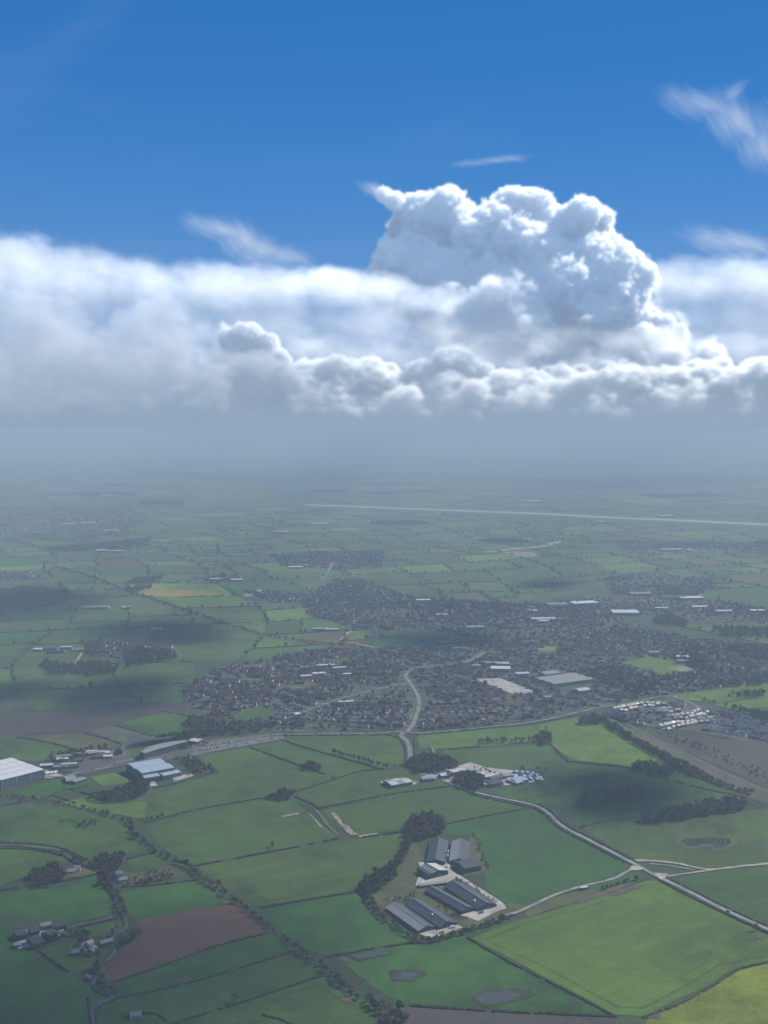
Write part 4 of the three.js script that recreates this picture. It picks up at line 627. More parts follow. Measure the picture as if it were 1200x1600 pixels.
wood([[-362.4, -1314.2], [-353.7, -1321], [-335, -1300.7], [-323.8, -1300.7], [-321.6, -1276.2], [-328.4, -1268.3], [-353, -1284.3]], 9, [5, 9], M, 'garden tree round the white roofed farmhouse', 'farmhouse garden trees');
wood([[-359.9, -1503.6], [-296.8, -1541.9], [-280.9, -1516.9], [-336.5, -1475.5]], 8, [2.5, 5], S, 'bush in the overgrown yellowish plot', 'bushes in the overgrown plot');
row([[-337.9, -1481.9], [-306.7, -1494.8], [-280.1, -1512.4]], 7, [5, 9], B, 3, 'bare tree edging the overgrown plot', 'trees edging the overgrown plot');
wood([[-193.6, -1835.3], [-180, -1868.4], [-162.1, -1881.9], [-148.3, -1868.4], [-150.6, -1832.1], [-176, -1825.6]], 7, [6, 10], M, 'tree in the clump where four hedges meet', 'clump where hedges meet');
wood([[-148.7, -2020.9], [-132.8, -2040.8], [-111.6, -2013.1], [-112.4, -1986.2], [-137.4, -1990]], 7, [6, 9], M, 'tree in the clump around a field pit', 'clump round the field pit');
row([[-92.7, -2102.5], [-64.6, -2077.4], [-34.8, -2052.8], [-9.1, -2020.9]], 9, [7, 11], B, 3, 'bare tree along the hedge below the town road', 'hedge trees below the town road');
row([[0, -2013.1], [20.5, -2017], [39, -2024.9]], 9, [6, 9], B, 2, 'tree on the hedge leading to the wood', 'hedge trees by the wood');
wood([[-467.6, -1708.1], [-460, -1731], [-437.4, -1731], [-436.6, -1708.1], [-455.7, -1699.6]], 7, [4, 7], BS, 'bush in the small thicket in the middle of a field', 'thicket in mid field');
row([[-497.3, -1731], [-485.2, -1736.8], [-475.1, -1725.2]], 6, [3, 5], S, 2, 'bush beside the small thicket in a field', 'bushes by the thicket');
row([[-372.1, -1733.9], [-362.9, -1736.8], [-350.8, -1745.6], [-342.6, -1754.5]], 9, [5, 7], M, 1, 'single round tree on the hedge by the pale field', 'round hedge trees');
row([[286.1, -1467], [308.4, -1481.9], [343.7, -1508]], 7, [4, 6], ['green'], 2, 'dark shrub in the row beside the shed road', 'shrubs beside the shed road');
plant(...[447.1, -1343.6], 9, 'bare', 'lone bare tree leaning over the concrete lane', undefined);
plant(...[-156.6, -1170.1], 11, 'bare', 'lone tree on the hedge between two bottom strips', undefined);
plant(...[-160.5, -1622.2], 9, 'bare', 'lone tree on the hedge between pale and green crop', undefined);
plant(...[242.6, -1993.8], 11, 'bare', 'lone bare tree behind the parked lorries', undefined);
row([[269.6, -2001.5], [280.6, -1982.4], [296.2, -1997.7]], 10, [6, 10], B, 2, 'small tree beside the lorry park', 'trees beside the lorry park');
row([[-385, -2128.3], [-363.8, -2145.8], [-330.8, -2168]], 8, [6, 9], M, 4, 'tree beside the storage yard', 'trees beside the storage yard');
wood([[-447.4, -2200], [-410.7, -2237.7], [-380.7, -2247.3], [-347, -2276.7], [-339.8, -2228.2], [-384.5, -2195.4], [-416.6, -2181.6]], 9, [7, 12], M, 'tree in the belt behind the curved building', 'belt behind the curved building');
wood([[-627.6, -2094.1], [-565.4, -2128.3], [-529.7, -2154.6], [-511.8, -2115.3], [-559.5, -2060.9], [-600.4, -2040.8]], 11, [5, 9], M, 'tree among the small works beyond the white warehouse', 'trees among the small works');
wood([[-402.8, -2380.2], [-328.3, -2327.3], [-237.4, -2337.7], [-205.6, -2276.7], [-278, -2237.7], [-352.4, -2228.2], [-404.9, -2276.7]], 11, [7, 12], B, 'tree in the wooded edge of town above the storage yard', 'wooded edge of town');
for (const line of [RAIL_LEFT]) row(line, 9, [6, 10], B, 9, undefined, undefined);
for (const [o, k] of [[[[-1426.5, -4247.7], [-1369.3, -4369.8], [-1165, -4247.7], [-1101.7, -3933.4], [-1190.3, -3792.9], [-1298.2, -3861.9]], 13], [[[-1006.8, -4616], [-897, -4718.1], [-903.5, -4424.3], [-1002.5, -4424.3]], 14], [[[-974.5, -4299.2], [-936.8, -4405.9], [-880.3, -4369.8], [-911.7, -4230.8]], 12], [[[-1746.3, -5793.1], [-1520.7, -6055.4], [-1291.5, -6342.4], [-1216.2, -5888.8], [-1424.6, -5670.3], [-1597.8, -5610.8]], 18], [[[-841.4, -3187.9], [-806.9, -3266.7], [-756.1, -2989.3], [-792.4, -3032.3]], 12], [[[-870.8, -2867.4], [-878.2, -2947.6], [-800.9, -2907], [-727.1, -2939.4], [-669.8, -2891], [-716.1, -2828.9], [-810.3, -2769.4]], 12], [[[-775.6, -2813.8], [-739.8, -2859.6], [-669.2, -2867.4], [-664.8, -2813.8], [-728.6, -2754.9]], 12], [[[-719, -3121.9], [-573.7, -3094.5], [-546.1, -2989.3], [-645.1, -2867.4], [-680.5, -2989.3]], 12], [[[853.5, -3624.4], [927, -3674.7], [962.4, -3575.5], [917.9, -3481.6], [838.2, -3516.2]], 13], [[[996, -3481.6], [1210.7, -3425.3], [1155.3, -3266.7], [987, -3317.9]], 13], [[[916.1, -3076.5], [996.6, -3168.8], [1121.2, -3168.8], [1029.8, -2907], [961.1, -2947.6]], 12], [[[751.9, -2671], [839.7, -2712.3], [997.2, -2813.8], [966.7, -2726.4], [833.8, -2644.1]], 12], [[[748.3, -2554.1], [799.1, -2579.2], [880.3, -2604.8], [849, -2554.1]], 12], [[[477.4, -2828.9], [580.6, -2867.4], [620.1, -2754.9], [656.7, -2650.8], [578.4, -2566.6], [513.9, -2684.6]], 13], [[[854.2, -3168.8], [840.1, -2989.3], [779.7, -2828.9], [772.9, -2989.3]], 13], [[[703.9, -2523.4], [730.8, -2493.5], [791.5, -2337.7], [809.7, -2276.7], [831, -2337.7], [769.1, -2435.6]], 9]])
  wood(o, k, [9, 14], B, undefined, undefined);

// hedges: each its own thing
const hedgeLeaf = material('hedge', rgb(0.050, 0.056, 0.030), { map: lumps, roughness: 1 });
const HEDGES = [
  [[[-260.6, -1551.3], [-155.4, -1607], [-67.8, -1656]], 'low trimmed hedge between the pale crop and the striped green crop'],
  [[[-35.9, -1661.4], [0, -1674.8], [34.5, -1688.5]], 'low hedge from the bare track to the round copse'],
  [[[92.8, -1719.4], [159.6, -1757.4], [230, -1794]], 'low hedge above the deep green field beside the poultry sheds'],
  [[[-156.2, -1410.4], [-98.3, -1436.2], [-36.7, -1460.7]], 'gappy low hedge between pale crop and deep green field'],
  [[[-64.3, -1276.2], [-18.5, -1294.1], [39.1, -1314.2]], 'dark low hedge above the flooded field'],
  [[[98.5, -1324.4], [144.2, -1258.8], [192.7, -1199.3], [237.2, -1139.8]], 'hedge dividing the flooded field from the large pale field'],
  [[[26.7, -1163.4], [119.1, -1151.5], [236.1, -1141]], 'hedge along the dark ploughed strip'],
  [[[265.1, -1138.5], [308.1, -1166.1], [361.6, -1212.2], [392.7, -1243.4], [442.1, -1265.1]], 'hedge between the large pale field and the olive field'],
  [[[-294.8, -1215.1], [-247.9, -1254.2], [-200.8, -1299.1], [-141.4, -1336.6]], 'hedge along the lower edge of the red ploughed field'],
  [[[-284.2, -1178.3], [-221.8, -1207.9], [-144.4, -1260.4], [-103.3, -1289.2]], 'broken hedge between two narrow strips below the ploughed field'],
  [[[-215, -1125.8], [-148, -1171.5], [-116.6, -1195], [-65, -1232.8]], 'hedge between the two lowest narrow strips'],
  [[[-367.4, -1725.2], [-294.2, -1787.8], [-208.5, -1838.5], [-180.6, -1851.7]], 'low hedge between the big pale pasture and the striped crop'],
  [[[-148.8, -1875.1], [-85.9, -1945.4], [-45.1, -1990], [0, -2009.2]], 'curving hedge above the field next to the striped roofed shed'],
  [[[-254.7, -2145.8], [-148.9, -2024.9], [-84, -1952.7]], 'straight hedge down from the storage yard'],
  [[[-197.2, -2195.4], [-94.5, -2089.9], [-9.1, -2009.2]], 'hedge from the storage yard towards the wood'],
  [[[-101.8, -1794], [0, -1858.3], [110.2, -1906.1]], 'hedge running up to the lane beside the workshops'],
  [[[-145.9, -1851.7], [-112.9, -1809.7], [-101.3, -1784.7]], 'short hedge between the hedge clump and the grass track'],
  [[[-344.9, -1475.5], [-312.6, -1481.9], [-256.3, -1499.2]], 'hedge below the overgrown yellowish plot'],
  [[[-372.9, -1365.2], [-353.8, -1376.2], [-332.5, -1389.3]], 'hedge on the upper side of the farm drive'],
  [[[-368.5, -1354.3], [-349.5, -1365.2], [-328.7, -1380]], 'hedge on the lower side of the farm drive'],
  [[[-346.3, -1232.8], [-328.9, -1241.9], [-316.6, -1255.7]], 'hedge beside the bright paddock at the farmhouse'],
  [[[-398.5, -1289.2], [-369.3, -1258.8], [-344.9, -1232.8]], 'thin hedge between the bright paddock and the dark pasture'],
  [[[63.1, -2232.9], [179.9, -2276.7], [301.4, -2322.2], [431.8, -2407.6]], 'hedge along the edge of town above the bright fields'],
  [[[-213.9, -2228.2], [-100.9, -2232.9], [6.3, -2232.9]], 'hedge along the town road above the pale field'],
  [[[100.9, -2123.9], [145.2, -2141.4], [182.3, -2150.2]], 'low hedge leading to the tree row near town'],
  [[[328.7, -2301.7], [319.2, -2172.6], [333.8, -2048.8]], 'hedge between the two bright fields by the clump'],
  [[[336.8, -2052.8], [391, -2032.8], [441.2, -2009.2]], 'hedge at the foot of the bright field'],
  [[[515.6, -2024.9], [541.8, -1952.7], [598.4, -1858.3]], 'hedge along the railway side of the shaded field'],
  [[[456.2, -1974.9], [536.1, -1892.2], [591.1, -1845.1]], 'hedge crossing the shaded field to the railway'],
  [[[296.4, -1705.3], [355, -1736.8], [397.7, -1751.5]], 'gappy hedge from the lane to the long plantation'],
  [[[-720.6, -2218.7], [-668.4, -2190.8], [-619.8, -2159.1], [-563.3, -2111]], 'hedge between two rough pastures by the white warehouse'],
  [[[-593.9, -2247.3], [-534.4, -2200], [-488.5, -2150.2]], 'hedge west of the tan rough field'],
  [[[-553.2, -2311.9], [-452.1, -2223.4], [-403.1, -2195.4]], 'thick hedge east of the tan rough field'],
  [[[-471.6, -2424.3], [-418.1, -2391.1], [-364.4, -2348.2]], 'hedge above the green field at the moor edge'],
  [[[-630, -1790.9], [-597.4, -1816], [-575.6, -1828.8]], 'short hedge at the field corner below the white warehouse'],
  [[[-562, -1835.3], [-533.3, -1881.9], [-488.6, -1916.6]], 'hedge round the paddocks below the white warehouse'],
  [[[-547.8, -1858.3], [-521.2, -1838.5], [-496.5, -1816]], 'hedge between two small paddocks'],
  [[[-537.1, -1895.7], [-504.8, -1875.1], [-475.3, -1855]], 'hedge between the small paddocks and the thicket'],
  [[[-290.1, -1986.2], [-321.3, -1956.3], [-344.5, -1930.9], [-386.7, -1895.7]], 'hedge along the back of the blue roofed warehouse'],
  [[[-501.3, -1464.9], [-471.8, -1477.6], [-426.6, -1497], [-390, -1521.4]], 'hedge above the deep green field by the western lane'],
  [[[-358.6, -1575], [-343.2, -1587.2], [-320, -1607]], 'hedge above the small field at the lane bend'],
  [[[-588.4, -1642.8], [-516, -1635], [-462.6, -1617.1], [-422.6, -1579.8], [-383.7, -1548.9]], 'hedge on the far side of the western lane'],
  [[[-579.4, -1617.1], [-508.9, -1612], [-462.7, -1594.5], [-419.6, -1551.3], [-381.9, -1523.7]], 'hedge on the near side of the western lane'],
  [[[467.9, -1350.7], [432.6, -1408.5], [401.6, -1467], [383.3, -1501.4]], 'hedge on the far side of the concrete lane'],
  [[[462, -1333.1], [426.4, -1387.5], [389.9, -1454.5], [367.4, -1499.2]], 'hedge on the near side of the concrete lane'],
  [[[345.6, -1577.4], [302.6, -1664], [273.9, -1722.3], [262.4, -1778.6], [249.3, -1816]], 'hedge on the far side of the lane bend'],
  [[[334.1, -1560.7], [296.1, -1637.6], [266.1, -1696.9], [250.2, -1763.4], [238.8, -1790.9]], 'hedge on the near side of the lane bend'],
  [[[236.1, -1794], [206, -1816], [172, -1838.5], [137.7, -1868.4]], 'hedge along the lane from bend to workshops'],
  [[[0, -2247.3], [27.4, -2204.7], [38.7, -2137], [36.8, -2032.8]], 'hedge beside the road into the wood'],
  [[[59.1, -2228.2], [57.3, -2159.1], [56.3, -2073.2]], 'hedge on the town side of the junction road'],
  [[[144.4, -1260.4], [178.2, -1297.4], [203.5, -1317.6]], undefined],
  [[[-313, -1179.7], [-304.7, -1152.8], [-294.3, -1119.5]], 'hedge on the outer side of the bottom lane'],
  [[[-289.1, -1122], [-296.5, -1146.2], [-295.1, -1162.1], [-283.5, -1175.6]], 'hedge on the inner side of the bottom lane'],
  [[[-124.9, -1143.6], [-104.4, -1134.6], [-93.8, -1124.5]], 'short hedge at the foot of the lowest strip'],
  [[[-268.7, -1139.8], [-253.9, -1147.5], [-233.6, -1144.9], [-221.3, -1132.1]], 'hedge round the bottom garden'],
  [[[336.7, -1982.4], [418, -2052.8], [453.1, -2001.5]], undefined],
  [[[-701.5, -3121.9], [-644.5, -3187.9], [-563.4, -3236.7]], undefined],
];
for (const [line, label] of HEDGES) if (label) {
  const h = mesh('hedge', hedgeShape(line, 3.0, 2.1, new Shell(), 2.4, 0.1).build(), hedgeLeaf, scene);
  h.userData = { label, category: 'hedge', group: 'field hedges' };
}
const farHedge = mesh('hedgerow', farHedges.build(), hedgeLeaf, scene);
farHedge.position.y = 0.05; farHedge.userData = { label: 'dark hedgerows netting the far farmland', category: 'hedgerow', kind: 'stuff' };

// ---------------------------------------------------------------- sheds, barns and warehouses
const ROOF = {
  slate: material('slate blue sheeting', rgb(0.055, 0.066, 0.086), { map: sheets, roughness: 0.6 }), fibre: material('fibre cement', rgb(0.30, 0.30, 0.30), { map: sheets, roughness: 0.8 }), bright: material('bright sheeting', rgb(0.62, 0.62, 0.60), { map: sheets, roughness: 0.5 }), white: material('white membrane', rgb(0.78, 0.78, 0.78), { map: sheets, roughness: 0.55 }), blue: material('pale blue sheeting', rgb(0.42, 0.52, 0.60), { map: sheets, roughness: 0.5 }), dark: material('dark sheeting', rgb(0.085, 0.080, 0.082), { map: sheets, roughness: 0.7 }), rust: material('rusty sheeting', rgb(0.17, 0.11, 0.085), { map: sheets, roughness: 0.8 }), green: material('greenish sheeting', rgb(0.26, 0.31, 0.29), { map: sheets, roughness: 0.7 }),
};
const WALL = { dark: material('dark cladding', rgb(0.07, 0.085, 0.10), { map: sheets }), block: material('blockwork', rgb(0.24, 0.22, 0.20), { map: concrete }), grey: material('grey cladding', rgb(0.26, 0.28, 0.30), { map: sheets }), blue: material('blue cladding', rgb(0.11, 0.15, 0.20), { map: sheets }), brick: material('brick', rgb(0.25, 0.135, 0.095), { map: concrete }), render: material('white render', rgb(0.72, 0.70, 0.66), { map: concrete }) };
const glazing = material('glazing', rgb(0.04, 0.05, 0.06), { roughness: 0.12 }), paleMetal = material('galvanised metal', rgb(0.5, 0.5, 0.5), { roughness: 0.45, metalness: 0.5 }), doorPaint = material('door', rgb(0.10, 0.12, 0.14));
function gabledWalls(L, W, e, r) {
  const a = L / 2 - 0.15, b = W / 2 - 0.15, s = new Shell();
  s.quad([-a, -0.2, b], [a, -0.2, b], [a, e, b], [-a, e, b]).quad([a, -0.2, -b], [-a, -0.2, -b], [-a, e, -b], [a, e, -b]);
  for (const k of [-1, 1]) { const p = [[k * a, -0.2, k * b], [k * a, -0.2, -k * b], [k * a, e, -k * b], [k * a, r - 0.08, 0], [k * a, e, k * b]], u = (q) => [q[2], q[1]]; s.tri(p[0], p[1], p[2], u(p[0]), u(p[1]), u(p[2])).tri(p[0], p[2], p[4], u(p[0]), u(p[2]), u(p[4])).tri(p[4], p[2], p[3], u(p[4]), u(p[2]), u(p[3])); }
  return s.build();
}
function slope(L, W, e, r, side) {
  const a = L / 2 + 0.3, b = side * (W / 2 + 0.4), t = 0.18, drop = (0.4 / (W / 2)) * (r - e), s = new Shell(), p = [[-a, e - drop, b], [a, e - drop, b], [a, r, side * 0.02], [-a, r, side * 0.02]], q = p.map(([x, y, z]) => [x, y + t, z]);
  if (side < 0) { p.reverse(); q.reverse(); }
  s.quad(q[0], q[1], q[2], q[3]).quad(p[3], p[2], p[1], p[0]);
  for (let i = 0; i < 4; i++) s.quad(p[i], p[(i + 1) % 4], q[(i + 1) % 4], q[i]);
  return s.build();
}
function shed(label, group, [x, z, L, W, turn], { eave = 3, ridge, roof = 'slate', other, wall = 'dark', vents = 0, door = true, lights = 0, name = 'shed', category = 'shed' } = {}) {
  const r = ridge ?? eave + W * 0.16, g = thing(name, label, category, group, x, z, turn);
  g.position.y = 0.95;
  mesh('wall', gabledWalls(L, W, eave, r), WALL[wall], g);
  for (const k of [-1, 1]) {
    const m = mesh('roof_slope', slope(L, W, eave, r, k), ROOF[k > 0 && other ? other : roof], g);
    if (lights) for (let i = 0; i < lights; i++) { const u = -L / 2 + ((i + 0.5) / lights) * L, s = new Shell(), f = (t) => [mix(eave, r, t) + 0.22, k * (W / 2) * (1 - t)], [y0, z0] = f(0.3), [y1, z1] = f(0.75); const c = [[u - 0.6, y0, z0], [u + 0.6, y0, z0], [u + 0.6, y1, z1], [u - 0.6, y1, z1]]; if (k < 0) c.reverse(); s.quad(...c); mesh('rooflight', s.build(), material('rooflight', rgb(0.7, 0.7, 0.66), { roughness: 0.4 }), m); }
  }
  if (vents) { for (let i = 0; i < vents; i++) { const u = -L / 2 + ((i + 0.5) / vents) * L; mesh('ridge_vent', new Shell().box(u - 0.8, u + 0.8, r - 0.1, r + 1.0, -1.0, 1.0).build(), paleMetal, g); } }
  if (door) for (const k of [-1, 1]) mesh('door', new Shell().box(k * (L / 2) - 0.1, k * (L / 2) + 0.12, 0, Math.min(3.4, eave), -W * 0.14, W * 0.14).build(), doorPaint, g);
  return g;
}
const PAIR = 'long poultry sheds';
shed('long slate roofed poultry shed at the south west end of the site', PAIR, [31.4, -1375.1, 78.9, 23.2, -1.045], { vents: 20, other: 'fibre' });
shed('long slate roofed poultry shed second from the south west', PAIR, [57.1, -1386.9, 80.2, 25.6, -1.044], { vents: 20 });
shed('long slate roofed poultry shed beside the strip of bushes', PAIR, [83.1, -1430.1, 79, 19.3, -0.983], { vents: 20 });
shed('long slate roofed poultry shed next to the concrete road', PAIR, [110.4, -1441.6, 80.6, 28, -1.070], { vents: 20 });
shed('blue grey poultry shed beside the round copse', 'short poultry sheds', [75.9, -1596.7, 83.9, 26.3, -1.674], { ridge: 7.5, vents: 10 });
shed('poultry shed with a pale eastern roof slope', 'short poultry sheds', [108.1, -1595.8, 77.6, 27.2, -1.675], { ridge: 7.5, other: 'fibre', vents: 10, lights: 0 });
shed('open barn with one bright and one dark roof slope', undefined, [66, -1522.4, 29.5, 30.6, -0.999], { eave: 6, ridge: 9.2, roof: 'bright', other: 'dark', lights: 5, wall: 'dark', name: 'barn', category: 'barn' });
shed('tall grey roofed barn behind the concrete yard', undefined, [114.5, -1540.9, 26.2, 29.3, 0.454], { eave: 6.5, ridge: 9.5, roof: 'slate', name: 'barn', category: 'barn' });
shed('low narrow shed across the concrete yard', undefined, [64.7, -1481.7, 39.4, 7.3, 0.304], { eave: 2.6, ridge: 3.8, roof: 'fibre' });
for (const [x, z, label] of [[88.6, -1572.6, 'feed silo between the two short poultry sheds'], [90.3, -1587.2, 'second feed silo between the short poultry sheds'], [114, -1416.3, 'feed silo between the sheds by the concrete road'], [58.9, -1374.4, 'feed silo between the south western sheds']]) {
  const g = thing('feed_silo', label, 'silo', 'feed silos', x, z);
  g.position.y = 0.95;
  mesh('tank', new THREE.CylinderGeometry(1.5, 1.5, 5, 14).translate(0, 4.6, 0), paleMetal, g); mesh('hopper', new THREE.CylinderGeometry(1.5, 0.3, 1.6, 14).translate(0, 1.4, 0), paleMetal, g); mesh('lid', new THREE.ConeGeometry(1.55, 0.9, 14).translate(0, 7.5, 0), paleMetal, g);
  for (let i = 0; i < 4; i++) { const t = i * 1.57 + 0.7; mesh('leg', new THREE.CylinderGeometry(0.1, 0.1, 2.4, 6).translate(Math.cos(t) * 1.35, 1.1, Math.sin(t) * 1.35), paleMetal, g); }
}
{ const p = [261.4, -1469.1]; const g = thing('portable_cabin', 'small white cabin beside the shed road', 'cabin', undefined, p[0], p[1], 0.25); g.position.y = 0.6; mesh('body', new Shell().box(-5, 5, 0, 2.8, -1.7, 1.7).build(), WALL.grey, g); mesh('roof', new Shell().box(-5.2, 5.2, 2.82, 3.1, -1.9, 1.9).build(), ROOF.white, g); mesh('door', new Shell().box(-0.5, 0.5, 0.1, 2.1, 1.7, 1.78).build(), doorPaint, g); }

// a flat or barrel roofed warehouse: walls in bays, roof in strips
function warehouse(label, [x, z, L, W, turn], { h = 12, roof = 'white', wall = 'blue', bays = 4, rise = 1.2, strips = 2, panes = true } = {}) {
  const g = thing('warehouse', label, 'warehouse', 'warehouses', x, z, turn);
  g.position.y = 0.4;
  mesh('wall', new Shell().box(-L / 2, L / 2, 0, h, -W / 2, W / 2).build(), WALL[wall], g);
  for (let i = 0; i < strips; i++) {
    const s = new Shell(), n = 10, z0 = -W / 2 + (W * i) / strips, z1 = -W / 2 + (W * (i + 1)) / strips, y = (t) => h + 0.25 + rise * Math.sin(Math.PI * t);
    for (let k = 0; k < n; k++) { const a = k / n, b = (k + 1) / n; s.quad([-L / 2 - 0.3, y(b), mix(z0, z1, b)], [-L / 2 - 0.3, y(a), mix(z0, z1, a)], [L / 2 + 0.3, y(a), mix(z0, z1, a)], [L / 2 + 0.3, y(b), mix(z0, z1, b)]); for (const e of [-1, 1]) { const X = e * (L / 2 + 0.3), q = [[X, h, mix(z0, z1, a)], [X, h, mix(z0, z1, b)], [X, y(b), mix(z0, z1, b)], [X, y(a), mix(z0, z1, a)]]; if (e > 0) q.reverse(); s.quad(...q); } }
    mesh('roof_strip', s.build(), ROOF[roof], g);
    const m = new Shell(); m.box(-L / 2, L / 2, h + 0.05, h + 0.5, z1 - 0.5, z1 + 0.2); mesh('gutter', m.build(), WALL.grey, g);
  }
  mesh('parapet', new Shell().box(-L / 2 - 0.45, L / 2 + 0.45, h - 0.9, h + 0.35, W / 2 + 0.02, W / 2 + 0.5).box(-L / 2 - 0.45, L / 2 + 0.45, h - 0.9, h + 0.35, -W / 2 - 0.5, -W / 2 - 0.02).build(), WALL.grey, g);
  for (let i = 0; i <= bays; i++) { const u = -L / 2 + (L * i) / bays; for (const k of [-1, 1]) mesh('pillar', new Shell().box(u - 0.9, u + 0.9, 0, h - 0.95, k * (W / 2 + 0.02) - (k < 0 ? 0.5 : 0), k * (W / 2 + 0.02) + (k > 0 ? 0.5 : 0)).build(), WALL.grey, g); }
  return g;
}
{
  const g = warehouse('huge white roofed warehouse with dark panelled front', [-652.7, -1954.3, 80.3, 108.5, 0.843], { h: 16, roof: 'white', wall: 'blue', bays: 3, strips: 4, rise: 0.7 });
  warehouse('pale blue twin barrel roofed warehouse beside the curved building', [-409.5, -1981, 59.2, 69, 0.606], { h: 13, roof: 'blue', wall: 'blue', bays: 5, strips: 2, rise: 2.2 });
  warehouse('lower pale blue front hall of the barrel roofed warehouse', [-401.3, -1941.3, 26.9, 23.1, 0.493], { h: 8, roof: 'blue', wall: 'blue', bays: 3, strips: 1, rise: 1.4 });
  warehouse('second lower blue hall beside the barrel roofed warehouse', [-371.9, -1959.8, 34, 20.7, 0.712], { h: 7, roof: 'blue', wall: 'blue', bays: 3, strips: 1, rise: 1.6 });
  shed('small dark shed with pale roof east of the white warehouse', 'small works sheds', [-537, -1936.6, 18, 32.6, 0.408], { eave: 4, ridge: 5, roof: 'fibre' });
  shed('low pale roofed shed beside the dark one by the paddocks', 'small works sheds', [-522.3, -1929.5, 25.7, 15.7, 0.995], { eave: 4, ridge: 5, roof: 'green' });
  shed('small building with pale roof behind the curved building', 'small works sheds', [-361.6, -2176.8, 21.8, 19.4, -0.428], { eave: 5, ridge: 6.5, roof: 'bright' });
}
{ // the curved building: a dark ring of offices round a lawn
  const back = curve([[-487.8, -2094.1], [-489.6, -2128.3], [-468.8, -2154.6], [-435.8, -2172.6], [-409.2, -2181.6]], 6), front = curve([[-441.5, -2065], [-427.1, -2098.3], [-409.8, -2119.6], [-391.3, -2137], [-374.7, -2145.8]], 6), c = [-431.4, -2119.6], g = thing('curved_building', 'long curved dark building with a lawn inside and pale curved roof', 'building', undefined, c[0], c[1]);
  g.position.y = 0.5;
  const wing = (line, w, h, roof, wall, part) => {
    const walls = new Shell(), outer = new Shell(), top = new Shell(), last = line.length - 1;
    for (let i = 0; i + 1 < line.length; i++) {
      const e = (j, k, y) => { const [nx, nz] = sides(line, j), t = Math.sin(Math.PI * (0.12 + 0.76 * (j / (line.length - 1)))); return [line[j][0] - c[0] + nx * k * w * t, y, line[j][1] - c[1] + nz * k * w * t]; };
      walls.quad(e(i, -0.5, 0), e(i + 1, -0.5, 0), e(i + 1, -0.5, h), e(i, -0.5, h));
      outer.quad(e(i + 1, 0.5, 0), e(i, 0.5, 0), e(i, 0.5, h), e(i + 1, 0.5, h));
      if (i === 0) walls.quad(e(0, 0.5, 0), e(0, -0.5, 0), e(0, -0.5, h), e(0, 0.5, h));
      if (i + 1 === last) outer.quad(e(last, -0.5, 0), e(last, 0.5, 0), e(last, 0.5, h), e(last, -0.5, h));
      top.quad(e(i, -0.55, h), e(i + 1, -0.55, h), e(i + 1, 0, h + 2.2), e(i, 0, h + 2.2)).quad(e(i, 0, h + 2.2), e(i + 1, 0, h + 2.2), e(i + 1, 0.55, h), e(i, 0.55, h));
      if (i % 3 === 1) { const a = e(i, -0.56, h * 0.3), b = e(i + 1, -0.56, h * 0.3); mesh('window', new Shell().quad(a, b, [b[0], h * 0.8, b[2]], [a[0], h * 0.8, a[2]]).quad([a[0], h * 0.8, a[2]], [b[0], h * 0.8, b[2]], b, a).build(), glazing, part); }
    }
    mesh('wall', walls.build(), WALL[wall], part); mesh('wall', outer.build(), WALL[wall], part); mesh('roof', top.build(), ROOF[roof], part);
  };
  const rear = new THREE.Group(); rear.name = 'rear_wing'; g.add(rear); wing(back, 16, 9, 'slate', 'dark', rear);
  const fore = new THREE.Group(); fore.name = 'front_wing'; g.add(fore); wing(front, 26, 12, 'green', 'dark', fore);
  structure('lawn', raggedSheet([[-471.8, -2085.7], [-475.2, -2128.3], [-449.6, -2150.2], [-406.7, -2168], [-382, -2145.8], [-417.7, -2111], [-439.7, -2073.2]], 6, 0.5), fieldMaterial('pasture', GREENS.mid), 0.93);
}
